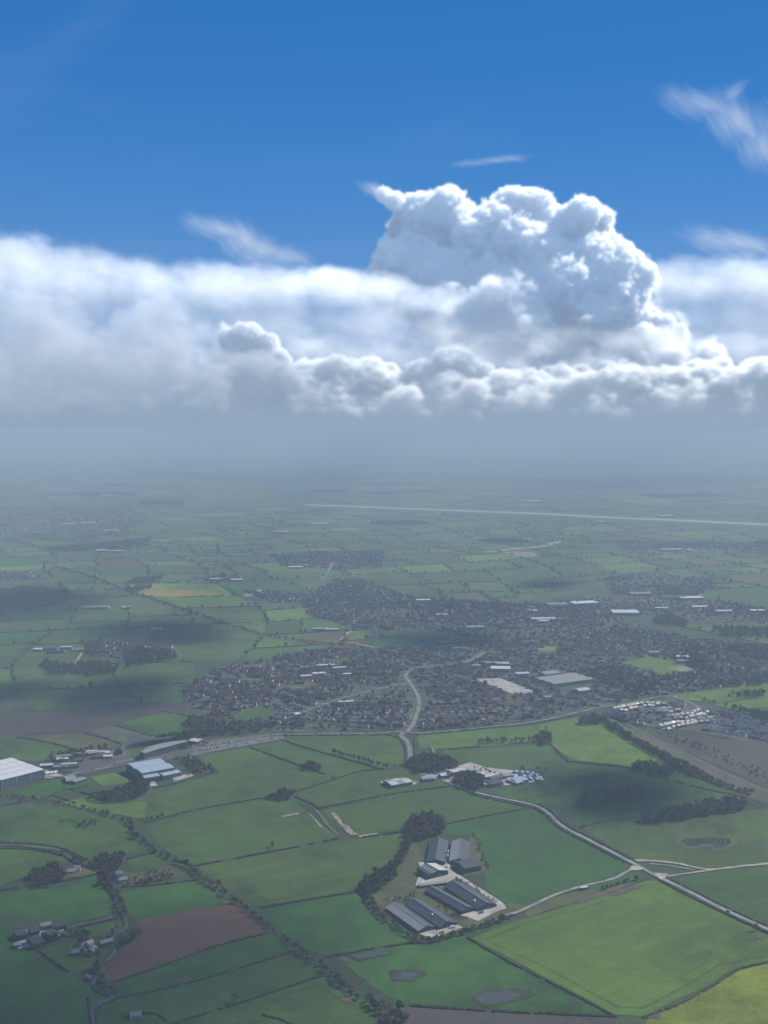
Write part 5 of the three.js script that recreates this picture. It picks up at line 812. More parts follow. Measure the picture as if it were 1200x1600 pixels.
// village workshops beside the lane
const WORKS = 'workshops beside the lane';
for (const [label, r, o] of [
  ['striped roofed farm shed west of the workshops, nearest the lane end', [12, -1910.8, 14.7, 31, 0.494], { eave: 5, ridge: 7, roof: 'fibre', other: 'bright' }],
  ['striped roofed farm shed in the middle of its row of three', [24.2, -1917.1, 13.9, 30, 0.531], { eave: 5, ridge: 7, roof: 'bright', other: 'fibre' }],
  ['striped roofed farm shed at the east end of its row', [35.6, -1923.2, 13.1, 28.5, 0.573], { eave: 5, ridge: 7, roof: 'fibre', other: 'bright' }],
  ['long grey shed where the lane meets the workshops', [74.5, -1937.5, 21.7, 12.5, 0.253], { eave: 4.5, ridge: 6, roof: 'fibre' }],
  ['white roofed workshop at the edge of the wood', [127.2, -1978.4, 29.6, 17.4, 0.461], { eave: 5.5, ridge: 7, roof: 'bright' }],
  ['low pale workshop between the wood and the lane trees', [106.5, -1960.1, 22.4, 14.6, 0.425], { eave: 4, ridge: 5.3, roof: 'bright' }],
  ['broad white roofed workshop in the centre of the yard', [159.4, -1958.5, 24.6, 19.7, 0.552], { eave: 5, ridge: 7, roof: 'bright' }],
  ['flat pale workshop behind the central yard', [153.7, -1982.3, 21, 13, 0.571], { eave: 4, ridge: 5, roof: 'fibre' }],
  ['narrow white roofed workshop beside the dark one', [180.9, -1951.9, 21.5, 8.4, 0.753], { eave: 4, ridge: 5, roof: 'bright' }],
  ['dark roofed workshop in the middle of the row', [190.6, -1941.1, 24.5, 13.1, 0.545], { eave: 5, ridge: 7, roof: 'dark' }],
  ['blue grey workshop at the front of the yard', [185.9, -1916.6, 26.1, 21.7, 0.572], { eave: 4.5, ridge: 6, roof: 'slate' }],
  ['small white lean-to at the front of the yard', [175.4, -1910.6, 14, 10.6, -0.000], { eave: 3, ridge: 4, roof: 'bright' }],
  ['pale workshop next to the lorry park', [212.5, -1954.7, 18.8, 15.9, 0.401], { eave: 5, ridge: 6.5, roof: 'fibre' }],
  ['long pale workshop along the east side of the yard', [222.9, -1924.2, 30.7, 14.8, -0.949], { eave: 4, ridge: 5.2, roof: 'bright' }],
  ['greenish workshop facing the parked lorries', [230.6, -1929.4, 25.4, 20.4, 0.436], { eave: 5, ridge: 6.5, roof: 'blue' }],
]) shed(label, WORKS, r, { wall: 'grey', ...o, name: 'workshop', category: 'workshop' });
// the farm in the dark corner
const FARM = 'barns of the western farm';
for (const [label, r, o] of [
  ['dark barn at the west end of the farmyard', [-431, -1326.5, 12.7, 14.9, 0.574], { eave: 5, ridge: 7.5, roof: 'dark' }],
  ['grey barn at the back of the farmyard beside its twin', [-408, -1350.6, 12.7, 10.8, 0.437], { eave: 5, ridge: 7, roof: 'fibre', wall: 'block' }],
  ['long dark barn at the back of the farmyard by the drive', [-391.2, -1349.9, 15.6, 12.6, 0.351], { eave: 5, ridge: 7.5, roof: 'dark' }],
  ['broad rusty roofed barn in the centre of the farmyard', [-395.7, -1324.8, 12, 17.7, 1.037], { eave: 5.5, ridge: 8, roof: 'rust', other: 'dark', wall: 'block' }],
  ['large dark barn on the south side of the farmyard', [-407.1, -1306.4, 13.7, 22.8, 0.654], { eave: 5.5, ridge: 8, roof: 'dark', other: 'slate' }],
  ['small dark barn between the western barn and the yard', [-418, -1336.2, 10.5, 13.7, 0.524], { eave: 4.5, ridge: 6.5, roof: 'dark' }],
  ['low open store beside the slurry pit', [-427.1, -1300.6, 7.2, 6.9, 0.481], { eave: 3, ridge: 4, roof: 'fibre', wall: 'block' }],
  ['long pale roofed barn beside the lane by the farmhouse', [-324.7, -1306.2, 15.1, 7.2, 0.658], { eave: 4, ridge: 6, roof: 'fibre', wall: 'brick' }],
  ['pale roofed outbuilding at the foot of the sunken lane', [-322, -1221.1, 9.8, 4.6, -0.647], { eave: 3, ridge: 4.6, roof: 'fibre', wall: 'brick' }],
]) shed(label, FARM, r, { ...o, name: 'barn', category: 'barn' });

// ---------------------------------------------------------------- houses
const TILE = [material('red brown tiles', rgb(0.165, 0.085, 0.066), { map: sheets, roughness: 0.5 }), material('grey tiles', rgb(0.115, 0.113, 0.118), { map: sheets, roughness: 0.45 }), material('brown tiles', rgb(0.125, 0.09, 0.072), { map: sheets, roughness: 0.5 }), material('pale slate', rgb(0.28, 0.28, 0.29), { map: sheets, roughness: 0.58 })];
const HOUSE = [[8.5, 7.5, 5, 7.8], [15, 8, 5, 8], [11, 8, 2.7, 5.4], [9.5, 8.5, 5.2, 8.4]].map(([L, W, e, r], i) => ({ wall: gabledWalls(L, W, e, r), front: slope(L, W, e, r, 1), rear: slope(L, W, e, r, -1), chimney: new Shell().box(L * 0.32, L * 0.32 + 0.9, r - 1.2, r + 1.1, -0.45, 0.45).build(), window: new Shell().box(-L * 0.34, -L * 0.12, 0.9, 2.2, W / 2 - 0.16, W / 2 - 0.08).box(L * 0.1, L * 0.32, 0.9, 2.2, W / 2 - 0.16, W / 2 - 0.08).build(), door: new Shell().box(-0.5, 0.5, 0, 2.1, W / 2 - 0.16, W / 2 - 0.06).build() }));
const houseSpots = [], lots = randomFrom(4711), streets = new Shell();
const addHouse = (x, z, turn, style, roof, wall, label, group) => houseSpots.push({ x, z, turn, style, roof, wall, label, group });
function street(points, spacing, setback, label, group, pale = 0.3) {                    // houses along both sides
  ribbon(points, 6, 0.2, streets);
  const line = curve(points, 2);
  for (const k of [-1, 1]) {
    let next = spacing * 0.5, along = 0;
    for (let i = 0; i + 1 < line.length; i++) {
      const dx = line[i + 1][0] - line[i][0], dz = line[i + 1][1] - line[i][1]; along += Math.hypot(dx, dz);
      if (along < next) continue;
      const [nx, nz] = sides(line, i), o = k * (setback + (lots() - 0.5) * 2);
      addHouse(line[i][0] + nx * o, line[i][1] + nz * o, Math.atan2(-dz, dx) + (k > 0 ? Math.PI : 0) + (lots() - 0.5) * 0.12, Math.floor(lots() * 4), lots() < pale ? 3 : Math.floor(lots() * 3), lots() < 0.6 ? 'render' : 'brick', label, group);
      next = along + spacing * (0.85 + 0.4 * lots());
    }
  }
}
const ESTATE = 'houses of the new estate';
for (const [line, label] of [
  [[[494.9, -2424.3], [531.2, -2446.9], [579.2, -2475.8], [623.9, -2487.5], [655.7, -2464.2]], 'house on the top street of the new estate'], [[[518.1, -2385.7], [554.7, -2369.5], [592.2, -2358.8], [636.3, -2374.8], [680.4, -2413.1]], 'house on the middle street of the new estate'], [[[559.1, -2276.7], [601.5, -2306.8], [645, -2332.5], [684.8, -2343]], 'house on the lower street of the new estate'],
  [[[642.6, -2276.7], [678.3, -2266.8], [712.5, -2232.9], [750.3, -2195.4], [784.1, -2168]], 'house on the front edge of the new estate'], [[[676.7, -2424.3], [711.3, -2402.1], [743.6, -2353.5], [774.5, -2286.6], [805.4, -2228.2]], 'house below the wooded bank of the new estate'], [[[672.7, -2337.7], [704.6, -2311.9], [732.6, -2276.7], [762.9, -2232.9]], 'house in the core of the new estate'], [[[475.2, -2407.6], [489, -2374.8], [514.5, -2337.7], [542.7, -2317]], 'house beside the railway on the new estate'], [[[546.8, -2424.3], [586.5, -2418.7], [623.4, -2429.9]], 'house round the green of the new estate'],
]) street(line, 12, 10.5, label, ESTATE, 0.8);
const keepOut = Object.values(lanes);
function settle(outline, label, group, rows, spacing, seed, greens = 0.8) {         // streets in blocks, each block with its own bearing, gardens and trees between
  const [x0, x1, z0, z1] = bounds(outline), block = 190, free = (p) => inside(p, outline) && !TOWN_GREENS.some((g) => inside(p, g)) && !SLABS.some((g) => inside(p, g)) && !keepOut.some((l) => nearLine(p, l, 13));
  for (let bx = x0; bx < x1; bx += block) for (let bz = z0; bz < z1; bz += block) {
    const a = Math.round((fbm2(bx / 700, bz / 700, 2, seed) - 0.5) * 8) * 0.3 + 0.5, c = Math.cos(a), s = Math.sin(a), cx = bx + block / 2, cz = bz + block / 2, empty = lots() < 0.17;
    for (let v = -block * 0.7; v < block * 0.7; v += rows) {
      const from = [cx - c * block * 0.7 - s * v, cz - s * block * 0.7 + c * v], pale = lots() < 0.25 ? 0.5 : 0.1, style = Math.floor(lots() * 4);
      let run = [];
      for (let u = 0; u < block * 1.4; u += spacing) {
        const p = [from[0] + c * u, from[1] + s * u];
        if (p[0] < bx || p[0] >= bx + block || p[1] < bz || p[1] >= bz + block || !free(p)) continue;
        run.push(p);
        if (!empty) for (const k of [-1, 1]) {
          const h = [p[0] - s * k * 10.5 + (lots() - 0.5) * 3, p[1] + c * k * 10.5 + (lots() - 0.5) * 3], q = lots();
          if (q < 0.72 && free(h)) addHouse(h[0], h[1], -a + (k > 0 ? Math.PI : 0) + (lots() - 0.5) * 0.1, lots() < 0.7 ? style : Math.floor(lots() * 4), lots() < pale ? 3 : Math.floor(lots() * 3), lots() < 0.28 ? 'render' : 'brick', label, group);
        }
        const q = rows / 2 + (lots() - 0.5) * rows * 0.7, w = (lots() - 0.5) * spacing * 1.6, t = [p[0] - s * q + c * w, p[1] + c * q + s * w];
        if (lots() < (empty ? 0.95 : greens * 2) && free(t)) treeSpots.push({ x: t[0], z: t[1], h: 6 + lots() * 7, kind: lots() < 0.5 ? 'bare' : lots() < 0.4 ? 'tawny' : 'green', far: true });
      }
      if (run.length > 2) ribbon([run[0], run[run.length - 1]], 5.5, 0.2, streets);
    }
  }
}
settle(TOWN, 'house on the southern edge of the town', 'houses on the edge of town', 44, 13, 71);
VILLAGES.forEach((v, i) => settle(v, 'distant house in an outlying village', 'distant houses', i === 3 || i === 7 || i === 8 ? 90 : 52, i === 3 || i === 7 || i === 8 ? 26 : 16, 80 + i, 0.45));
structure('street', streets.build(), tarmac, 0.98);

houseSpots.sort((a, b) => Math.hypot(a.x, a.z) - Math.hypot(b.x, b.z));
const seenHouses = houseSpots.filter((h) => inView(h.x, h.z, -60)), singles = new Set(seenHouses.slice(0, 296));
for (const h of singles) {
  const s = HOUSE[h.style], g = thing('house', `${h.wall === 'render' ? 'white' : 'brick'} ${['house', 'double house', 'bungalow', 'square house'][h.style]} with ${['red brown', 'grey', 'brown', 'pale slate'][h.roof]} roof ${h.label.replace(/^house /, '')}`, 'house', h.group, h.x, h.z, h.turn);
  g.position.y = 0.8;
  const walls = mesh('wall', s.wall, WALL[h.wall], g);
  mesh('roof_slope', s.front, TILE[h.roof], g); mesh('roof_slope', s.rear, TILE[h.roof], g); mesh('chimney', s.chimney, WALL.brick, g);
  mesh('window', s.window, glazing, walls); mesh('door', s.door, doorPaint, walls);
}
const spot = new THREE.Object3D();
function copies(name, label, category, geometry, mat, list, place) {
  if (!list.length) return;
  const m = new THREE.InstancedMesh(geometry, mat, list.length);
  list.forEach((t, i) => { spot.position.set(0, 0, 0); spot.rotation.set(0, 0, 0); spot.scale.set(1, 1, 1); place(t, spot); spot.updateMatrix(); m.setMatrixAt(i, spot.matrix); });
  m.name = numbered(name); m.castShadow = m.receiveShadow = true; m.userData = { label, category, kind: 'stuff' }; scene.add(m);
}
const crowd = houseSpots.filter((h) => !singles.has(h) && inView(h.x, h.z, 60, 0.46));
const put = (h, o) => { o.position.set(h.x, 0.8, h.z); o.rotation.y = h.turn; };
HOUSE.forEach((s, i) => {
  for (const w of ['brick', 'render']) copies('town_house_walls', `${w === 'brick' ? 'brick' : 'white rendered'} walls of the packed town houses`, 'houses', s.wall, WALL[w], crowd.filter((h) => h.style === i && h.wall === w), put);
  TILE.forEach((t, k) => copies('town_house_roofs', `${['red brown', 'grey', 'brown', 'pale slate'][k]} roofs of the packed town houses`, 'houses', mergeGeometries([s.front, s.rear, s.chimney]), t, crowd.filter((h) => h.style === i && h.roof === k), put));
});

// larger buildings in and beyond the town: place, length, width, height, turn, roof, label
const BIG = [
  [[427.5, -2712.3], 150, 80, 9, 0.5, 'fibre', 'large grey roofed factory beside the bare concrete slab'], [[404.1, -2784.1], 60, 34, 8, 0.5, 'fibre', 'grey roofed annex behind the large factory'], [[451.9, -2604.8], 46, 26, 7, 0.5, 'bright', 'pale roofed unit in front of the large factory'],
  [[291.2, -2844.2], 62, 34, 8, -0.1, 'white', 'white roofed store near the town centre'], [[270.4, -2915], 50, 24, 7, -0.1, 'fibre', 'pale roofed store behind the white one'], [[304, -2907], 40, 24, 7, -0.1, 'bright', 'smaller bright roofed store in the town centre'], [[231.9, -2883.1], 30, 18, 6, 0.3, 'fibre', 'small grey roofed store by the main road'],
  [[336.8, -2784.1], 44, 22, 7, 0.2, 'bright', 'pale roofed unit between store and factory'], [[369.5, -2541.8], 30, 12, 5, 0.5, 'bright', 'narrow pale building south of the factory'], [[206.3, -3112.7], 50, 20, 7, 0.2, 'fibre', 'grey roofed hall near the playing field'],
  [[783, -2989.3], 40, 22, 8, -0.1, 'white', 'white roofed school hall beside the playing field'], [[773.4, -2939.4], 46, 18, 7, -0.1, 'fibre', 'grey school block beside the playing field'], [[721.8, -3058.7], 44, 20, 6, 0.1, 'fibre', 'low grey school block beyond the playing field'],
  [[785.3, -3726.3], 110, 62, 10, -0.05, 'white', 'big white distribution shed on the northern estate'], [[684, -3926.1], 120, 50, 10, 0.3, 'white', 'long white distribution shed at the edge of town'], [[1085, -4053.4], 110, 46, 9, 0.1, 'white', 'white shed among the northern factories'], [[1025.3, -4068.9], 110, 50, 9, 0.1, 'slate', 'blue grey factory among the northern works'], [[590.6, -3904.5], 90, 40, 8, 0.1, 'fibre', 'pale factory at the edge of town'], [[500.6, -3599.8], 100, 34, 8, 0.1, 'bright', 'pale roofed works inside the town'], [[496, -3551.6], 40, 22, 9, 0.1, 'white', 'bright white block beside the pale works'],
  [[136.4, -3992.5], 64, 24, 9, 0.1, 'white', 'white hall standing above the town roofs'], [[274.6, -3447.6], 70, 24, 8, 0.1, 'blue', 'pale blue roofed hall in the town'], [[489.1, -3713.3], 20, 20, 16, 0.1, 'white', 'small white tower block in the town'], [[186, -3687.4], 50, 16, 7, 0.1, 'white', 'white roofed hall in the northern town'], [[932.6, -4164.5], 100, 40, 8, 0.1, 'fibre', 'grey works by the northern village'], [[1114.7, -3752.7], 70, 30, 8, 0.1, 'bright', 'pale shed east of the northern works'], [[1228.4, -3766], 60, 26, 8, 0.1, 'white', 'white shed at the eastern works'], [[926.9, -3820.2], 60, 20, 8, 0.2, 'bright', 'narrow pale shed on the northern estate'], [[1060.7, -3847.9], 70, 24, 8, 0.2, 'white', 'white unit among the northern works'],
  [[-159.8, -2784.1], 40, 18, 7, 0.3, 'white', 'white roofed block of the hillside school'], [[-189.1, -2754.9], 36, 18, 7, 0.3, 'bright', 'pale block of the hillside school'], [[-149.2, -2883.1], 60, 16, 7, 0.2, 'bright', 'long pale block north of the hillside school'], [[-112.3, -2851.9], 44, 14, 7, 0.3, 'bright', 'shorter pale block north of the hillside school'], [[-196.2, -2859.6], 30, 14, 7, 0.1, 'bright', 'pale hall west of the long blocks'], [[-262.9, -2747.7], 26, 16, 7, 0.1, 'fibre', 'grey hall west of the hillside school'], [[-90.6, -2776.7], 26, 12, 7, 0.1, 'white', 'white hall east of the hillside school'], [[-84.3, -2493.5], 44, 14, 6, 0.2, 'bright', 'long pale roof beside the western road'], [[-183.5, -2374.8], 16, 14, 8, 0.7, 'white', 'small white building at the end of the western road'],
  [[-192.2, -3425.3], 60, 14, 6, 0.0, 'bright', 'pale farm shed by the left railway'], [[-153.3, -3414.2], 50, 14, 6, 0.0, 'white', 'white farm shed by the left railway'], [[-682.2, -3425.3], 44, 16, 6, 0.1, 'white', 'white barn inside the far cloud shadow'], [[-970.2, -3847.9], 110, 40, 7, 0.1, 'fibre', 'large pale farm shed by the western wood'], [[-868.9, -3847.9], 36, 20, 6, 0.4, 'bright', 'bright barn east of the western farm'],
  [[-941.5, -3103.6], 30, 20, 6, 0.0, 'white', 'white barn at the end of the western stud farm'], [[-912.8, -3112.7], 56, 20, 6, 0.0, 'dark', 'dark barn of the western stud farm'], [[-885, -3076.5], 60, 16, 6, 0.1, 'slate', 'grey barn in front of the western stud farm'], [[-872.4, -3131.2], 40, 16, 6, 0.1, 'bright', 'pale barn behind the western stud farm'], [[-831, -3094.5], 44, 14, 6, 0.1, 'fibre', 'grey barn at the lane to the western stud farm'],
  [[-586.2, -4556.7], 60, 24, 7, 0.1, 'white', 'white shed in the hamlet beyond the yellow field'], [[-673.2, -4576.3], 50, 24, 7, 0.1, 'bright', 'pale sheds in the hamlet beyond the yellow field'], [[-384.3, -4982.6], 80, 26, 7, 0.1, 'white', 'white barn in the middle distance'], [[-344.5, -5053.4], 60, 22, 7, 0.1, 'bright', 'pale barn behind the middle distance barn'], [[-594, -6699.3], 110, 50, 8, 0.1, 'white', 'white shed on the far plain'], [[-406.4, -7291.5], 200, 60, 9, 0.1, 'white', 'long white shed on the far plain'], [[-1393, -5670.3], 100, 40, 8, 0.1, 'white', 'white shed below the far dark wood'], [[-1307, -5640.4], 130, 30, 8, 0.1, 'bright', 'pale shed below the far dark wood'], [[-1890.5, -7341.4], 150, 70, 10, 0.1, 'bright', 'bright factory in the western suburb'], [[-1998.3, -7242.3], 160, 60, 10, 0.1, 'bright', 'pale factory in the western suburb'], [[-1615.4, -6784.1], 150, 50, 10, 0.1, 'white', 'white factory in the western suburb'], [[-1992.7, -6616.6], 140, 50, 10, 0.1, 'fibre', 'grey factory in the western suburb'], [[-2487, -10394.5], 300, 90, 12, 0.1, 'bright', 'pale works near the western horizon'],
  [[1235, -9563.2], 260, 90, 12, 0.1, 'white', 'white works beyond the runway'], [[1402.2, -7443.3], 110, 50, 10, 0.1, 'white', 'white hangar beside the runway'], [[1946.1, -7938.7], 200, 60, 12, 0.1, 'white', 'long white hangar behind the runway'], [[1425.8, -5700.5], 200, 40, 9, 0.1, 'bright', 'pale sheds of the village below the runway'], [[1510.1, -5670.3], 50, 30, 9, 0.1, 'white', 'white shed of the village below the runway'], [[2619.5, -17464.8], 380, 120, 16, 0.1, 'white', 'white works near the horizon'], [[2543, -17607.1], 120, 90, 30, 0.1, 'white', 'white tower works near the horizon'],
];
for (const [[x, z], long, wide, h, turn, roof, label] of BIG) {
  const L = z < -5000 ? long * 0.55 : long * 0.78, W = z < -5000 ? wide * 0.8 : wide;
  const g = thing('works_building', label, 'building', 'pale roofed works', x, z, turn), n = Math.max(1, Math.round(W / 26));
  g.position.y = 0.4;
  mesh('wall', new Shell().box(-L / 2, L / 2, 0, h, -W / 2, W / 2).build(), WALL.grey, g);
  for (let i = 0; i < n; i++) { const w = W / n, o = -W / 2 + w * (i + 0.5); for (const k of [-1, 1]) { const m = mesh('roof_slope', slope(L, w - 0.9, h + 0.1, h + 0.1 + w * 0.09, k), ROOF[roof], g); m.position.z = o; } }
}

// ---------------------------------------------------------------- vehicles
const paints = [rgb(0.75, 0.75, 0.74), rgb(0.35, 0.36, 0.38), rgb(0.06, 0.06, 0.07), rgb(0.30, 0.04, 0.04), rgb(0.06, 0.12, 0.32)].map((c, i) => material(`vehicle paint ${i}`, c, { roughness: 0.3 })), rubber = material('tyre', rgb(0.03, 0.03, 0.03));
const bodyShape = (() => { const s = new THREE.Shape([[-2.1, 0.35], [2.1, 0.35], [2.15, 0.85], [1.2, 0.98], [-1.95, 0.98], [-2.15, 0.8]].map(([x, y]) => new THREE.Vector2(x, y))); return new THREE.ExtrudeGeometry(s, { depth: 1.56, bevelEnabled: true, bevelSize: 0.08, bevelThickness: 0.08, bevelSegments: 1 }).translate(0, 0, -0.78); })();
const cabinShape = (() => { const s = new THREE.Shape([[-1.75, 1.0], [1.05, 1.0], [0.35, 1.48], [-1.3, 1.48]].map(([x, y]) => new THREE.Vector2(x, y))); return new THREE.ExtrudeGeometry(s, { depth: 1.3, bevelEnabled: true, bevelSize: 0.05, bevelThickness: 0.05, bevelSegments: 1 }).translate(0, 0, -0.65); })();
const wheelShape = new THREE.CylinderGeometry(0.33, 0.33, 0.22, 10).rotateX(Math.PI / 2), roofPanel = new THREE.BoxGeometry(1.5, 0.05, 1.2).translate(-0.48, 1.56, 0);
function car(x, z, turn, paint, label, group, size = 1) {
  const g = thing('car', label, 'car', group, x, z, turn); g.position.y = 1.05; g.scale.setScalar(size);
  mesh('body', bodyShape, paints[paint], g); mesh('window', cabinShape, glazing, g); mesh('roof', roofPanel, paints[paint], g);
  for (const a of [-1.35, 1.35]) for (const b of [-0.76, 0.76]) { const w = mesh('wheel', wheelShape, rubber, g); w.position.set(a, 0.33, b); }
}
function lorry(x, z, turn, paint, label, group) {
  const g = thing('lorry', label, 'lorry', group, x, z, turn); g.position.y = 0.95;
  mesh('cargo_box', new Shell().box(-4.4, 3.4, 1.1, 3.9, -1.25, 1.25).build(), paints[paint], g); mesh('cab', new Shell().box(3.6, 5.4, 0.6, 3.1, -1.15, 1.15).build(), paints[0], g); mesh('windscreen', new Shell().box(5.4, 5.44, 1.9, 2.9, -1.0, 1.0).build(), glazing, g); mesh('chassis', new Shell().box(-4.3, 3.55, 0.7, 1.08, -0.9, 0.9).build(), rubber, g);
  for (const a of [-3.2, -2, 4.4]) for (const b of [-1.05, 1.05]) { const w = mesh('wheel', wheelShape, rubber, g); w.position.set(a, 0.5, b); w.scale.setScalar(1.5); }
}
car(...[430.3, -1400.8], -0.72, 0, 'white car driving along the concrete lane', undefined);
car(...[154.4, -1878.5], -0.4, 0, 'white car on the lane beside the workshop trees', undefined);
car(...[176.5, -1853.3], 2.6, 0, 'pale car on the lane below the workshops', undefined);
const traffic = randomFrom(5);
for (let i = 0; i < 4; i++) for (let j = 0; j < 8; j++) { const p = [227.8, -1982.4], q = [p[0] + j * 4.6 + i * 5 + traffic() * 0.8, p[1] + i * 13 + j * 1.5]; if (traffic() < 0.8) lorry(q[0], q[1], 1.57 + traffic() * 0.1, traffic() < 0.55 ? 0 : 4, 'lorry parked in the rows beside the greenish workshop', 'lorry park'); }
for (const [a, b, n] of [[[-348.9, -2128.3], [-278.8, -2163.6], 22], [[-326.1, -2137], [-252.7, -2181.6], 20], [[-347, -2154.6], [-295.8, -2181.6], 14], [[-241.8, -2195.4], [-199.7, -2209.3], 12], [[-250.6, -2218.7], [-211.4, -2228.2], 10], [[-534.5, -2077.4], [-492.3, -2123.9], 12]])
  for (let i = 0; i < n; i++) car(mix(a[0], b[0], i / (n - 1)) + traffic() * 2, mix(a[1], b[1], i / (n - 1)) + traffic() * 4, 1.2 + traffic() * 0.6, Math.floor(traffic() * traffic() * 5), 'car parked on the gravel storage yards', 'cars on the storage yards', 1.15);
for (let i = 0; i < 8; i++) { const p = [-599.3, -1967.4]; if (i < 3) lorry(p[0] + 12 + i * 6, p[1] - 6 - i * 3, 1.3, 0, 'lorry standing at the end of the white warehouse', 'lorries at the warehouse'); }

// clutter on the yards
function container(x, z, turn, paint, label, group) { const g = thing('shipping_container', label, 'container', group, x, z, turn); g.position.y = 0.98; mesh('box', new Shell().box(-3, 3, 0, 2.6, -1.2, 1.2).build(), paints[paint], g); for (let i = 0; i < 10; i++) mesh('rib', new Shell().box(-2.7 + i * 0.58, -2.5 + i * 0.58, 0.15, 2.4, 1.21, 1.27).build(), paints[paint], g); mesh('door', new Shell().box(3.01, 3.06, 0.1, 2.5, -1.1, 1.1).build(), doorPaint, g); }
for (const [x, z, turn, paint, label] of [[73.7, -1559.5, 0.3, 3, 'rust red container in the poultry yard'], [85.2, -1541.9, 1.2, 1, 'grey container between the barn and short sheds'], [120.9, -1393.1, 0.6, 4, 'blue container by the concrete road sheds'], [68.8, -1336.6, 0.3, 1, 'grey container in front of the south western sheds'], [82.6, -1350.7, 0.3, 0, 'white container in front of the south western sheds'], [-427.3, -1324.4, 0.2, 3, 'rust red container in the farmyard'], [-385.7, -1338.3, 0.9, 1, 'grey container at the farmyard entrance'], [141.6, -2001.5, 0.2, 0, 'white container behind the wood edge workshop'], [169, -1990, 0.7, 4, 'blue container behind the central workshops'], [186.6, -1986.2, 0.1, 3, 'red container behind the central workshops'], [68.9, -1963.7, 0.1, 1, 'grey container at the workshop gate']]) container(x, z, turn, paint, label, 'containers on the yards');
for (let i = 0; i < 14; i++) { const a = [155, -2028.8], b = [196.8, -1986.2]; car(mix(a[0], b[0], i / 13) + traffic() * 8, mix(a[1], b[1], i / 13) + traffic() * 14, traffic() * 3, Math.floor(traffic() * 5), 'car parked behind the village workshops', 'cars behind the workshops'); }
for (const [k, n] of [['town', 16], ['ring', 18], ['west', 6], ['depot', 7], ['main', 2]]) { const line = curve(lanes[k], 10); for (let i = 0; i < n; i++) { const j = 1 + Math.floor(((i + 0.2 + 0.6 * traffic()) / n) * (line.length - 3)), [nx, nz] = sides(line, j), o = traffic() < 0.5 ? -1.6 : 1.6; if (inView(line[j][0], line[j][1], -50)) car(line[j][0] + nx * o, line[j][1] + nz * o, Math.atan2(-(line[j + 1][1] - line[j][1]), line[j + 1][0] - line[j][0]), Math.floor(traffic() * 5), `car driving on the ${{ town: 'main road into the town', ring: 'road along the edge of town', west: 'western town road', depot: 'road past the warehouses', main: 'concrete lane' }[k]}`, 'cars on the roads', 1.1); } }
for (let i = 0; i < 18; i++) { const p = [-418.6, -1315.9], g = thing('straw_bale', 'round straw bale stacked in the farmyard', 'bale', 'farmyard bales', p[0] + (i % 6) * 1.5, p[1] + Math.floor(i / 6) * 1.5); g.position.y = 0.9; mesh('straw', new THREE.CylinderGeometry(0.7, 0.7, 1.3, 12).translate(0, 0.65, 0), material('straw', rgb(0.42, 0.34, 0.18), { map: lumps }), g); mesh('net_wrap', new THREE.CylinderGeometry(0.72, 0.72, 0.9, 12, 1, true).translate(0, 0.65, 0), material('net wrap', rgb(0.5, 0.46, 0.36)), g); }

// farmhouses and cottages
for (const [x, z, turn, style, roof, wall, label] of [[-344.6, -1297.4, 1.0, 1, 3, 'render', 'white farmhouse with pale roof beside the garden trees'], [-334.6, -1284.3, 1.1, 0, 3, 'render', 'small pale roofed cottage behind the white farmhouse'], [-352.5, -1282.7, 0.2, 2, 3, 'brick', 'low outbuilding west of the farmhouse'], [-355.9, -1512.4, 0.2, 0, 3, 'render', 'white cottage at the overgrown plot'], [-348.1, -1497, 0.4, 2, 3, 'render', 'low white cottage beside the lane grove'], [-424.2, -1525.9, 0.3, 2, 3, 'render', 'white cottage by the western lane clump'], [-418.2, -1532.7, 0.2, 0, 3, 'render', 'second white cottage by the western lane clump'], [-254.5, -1141, 0.3, 2, 3, 'render', 'white cottage in the bottom garden']]) {
  const s = HOUSE[style], g = thing('cottage', label, 'cottage', undefined, x, z, turn); g.position.y = 0.8;
  const walls = mesh('wall', s.wall, WALL[wall], g); mesh('roof_slope', s.front, TILE[roof], g); mesh('roof_slope', s.rear, TILE[roof], g); mesh('chimney', s.chimney, WALL.brick, g); mesh('window', s.window, glazing, walls); mesh('door', s.door, doorPaint, walls);
}
// small works beyond the white warehouse
for (let i = 0; i < 16; i++) { const a = [-606.1, -2028.8], b = [-517.1, -2102.5], t = i / 15, o = traffic(); shed(i % 3 === 0 ? 'small pale roofed works unit beyond the white warehouse' : i % 3 === 1 ? 'small grey works unit beyond the white warehouse' : 'small dark works unit beyond the white warehouse', 'small works units', [mix(a[0], b[0], t) + traffic() * 20, mix(a[1], b[1], t) + (o - 0.5) * 90, 14 + traffic() * 16, 9 + traffic() * 6, traffic() * 0.5], { eave: 4, roof: ['bright', 'fibre', 'dark'][i % 3], wall: 'block', door: false, name: 'works_unit' }); }

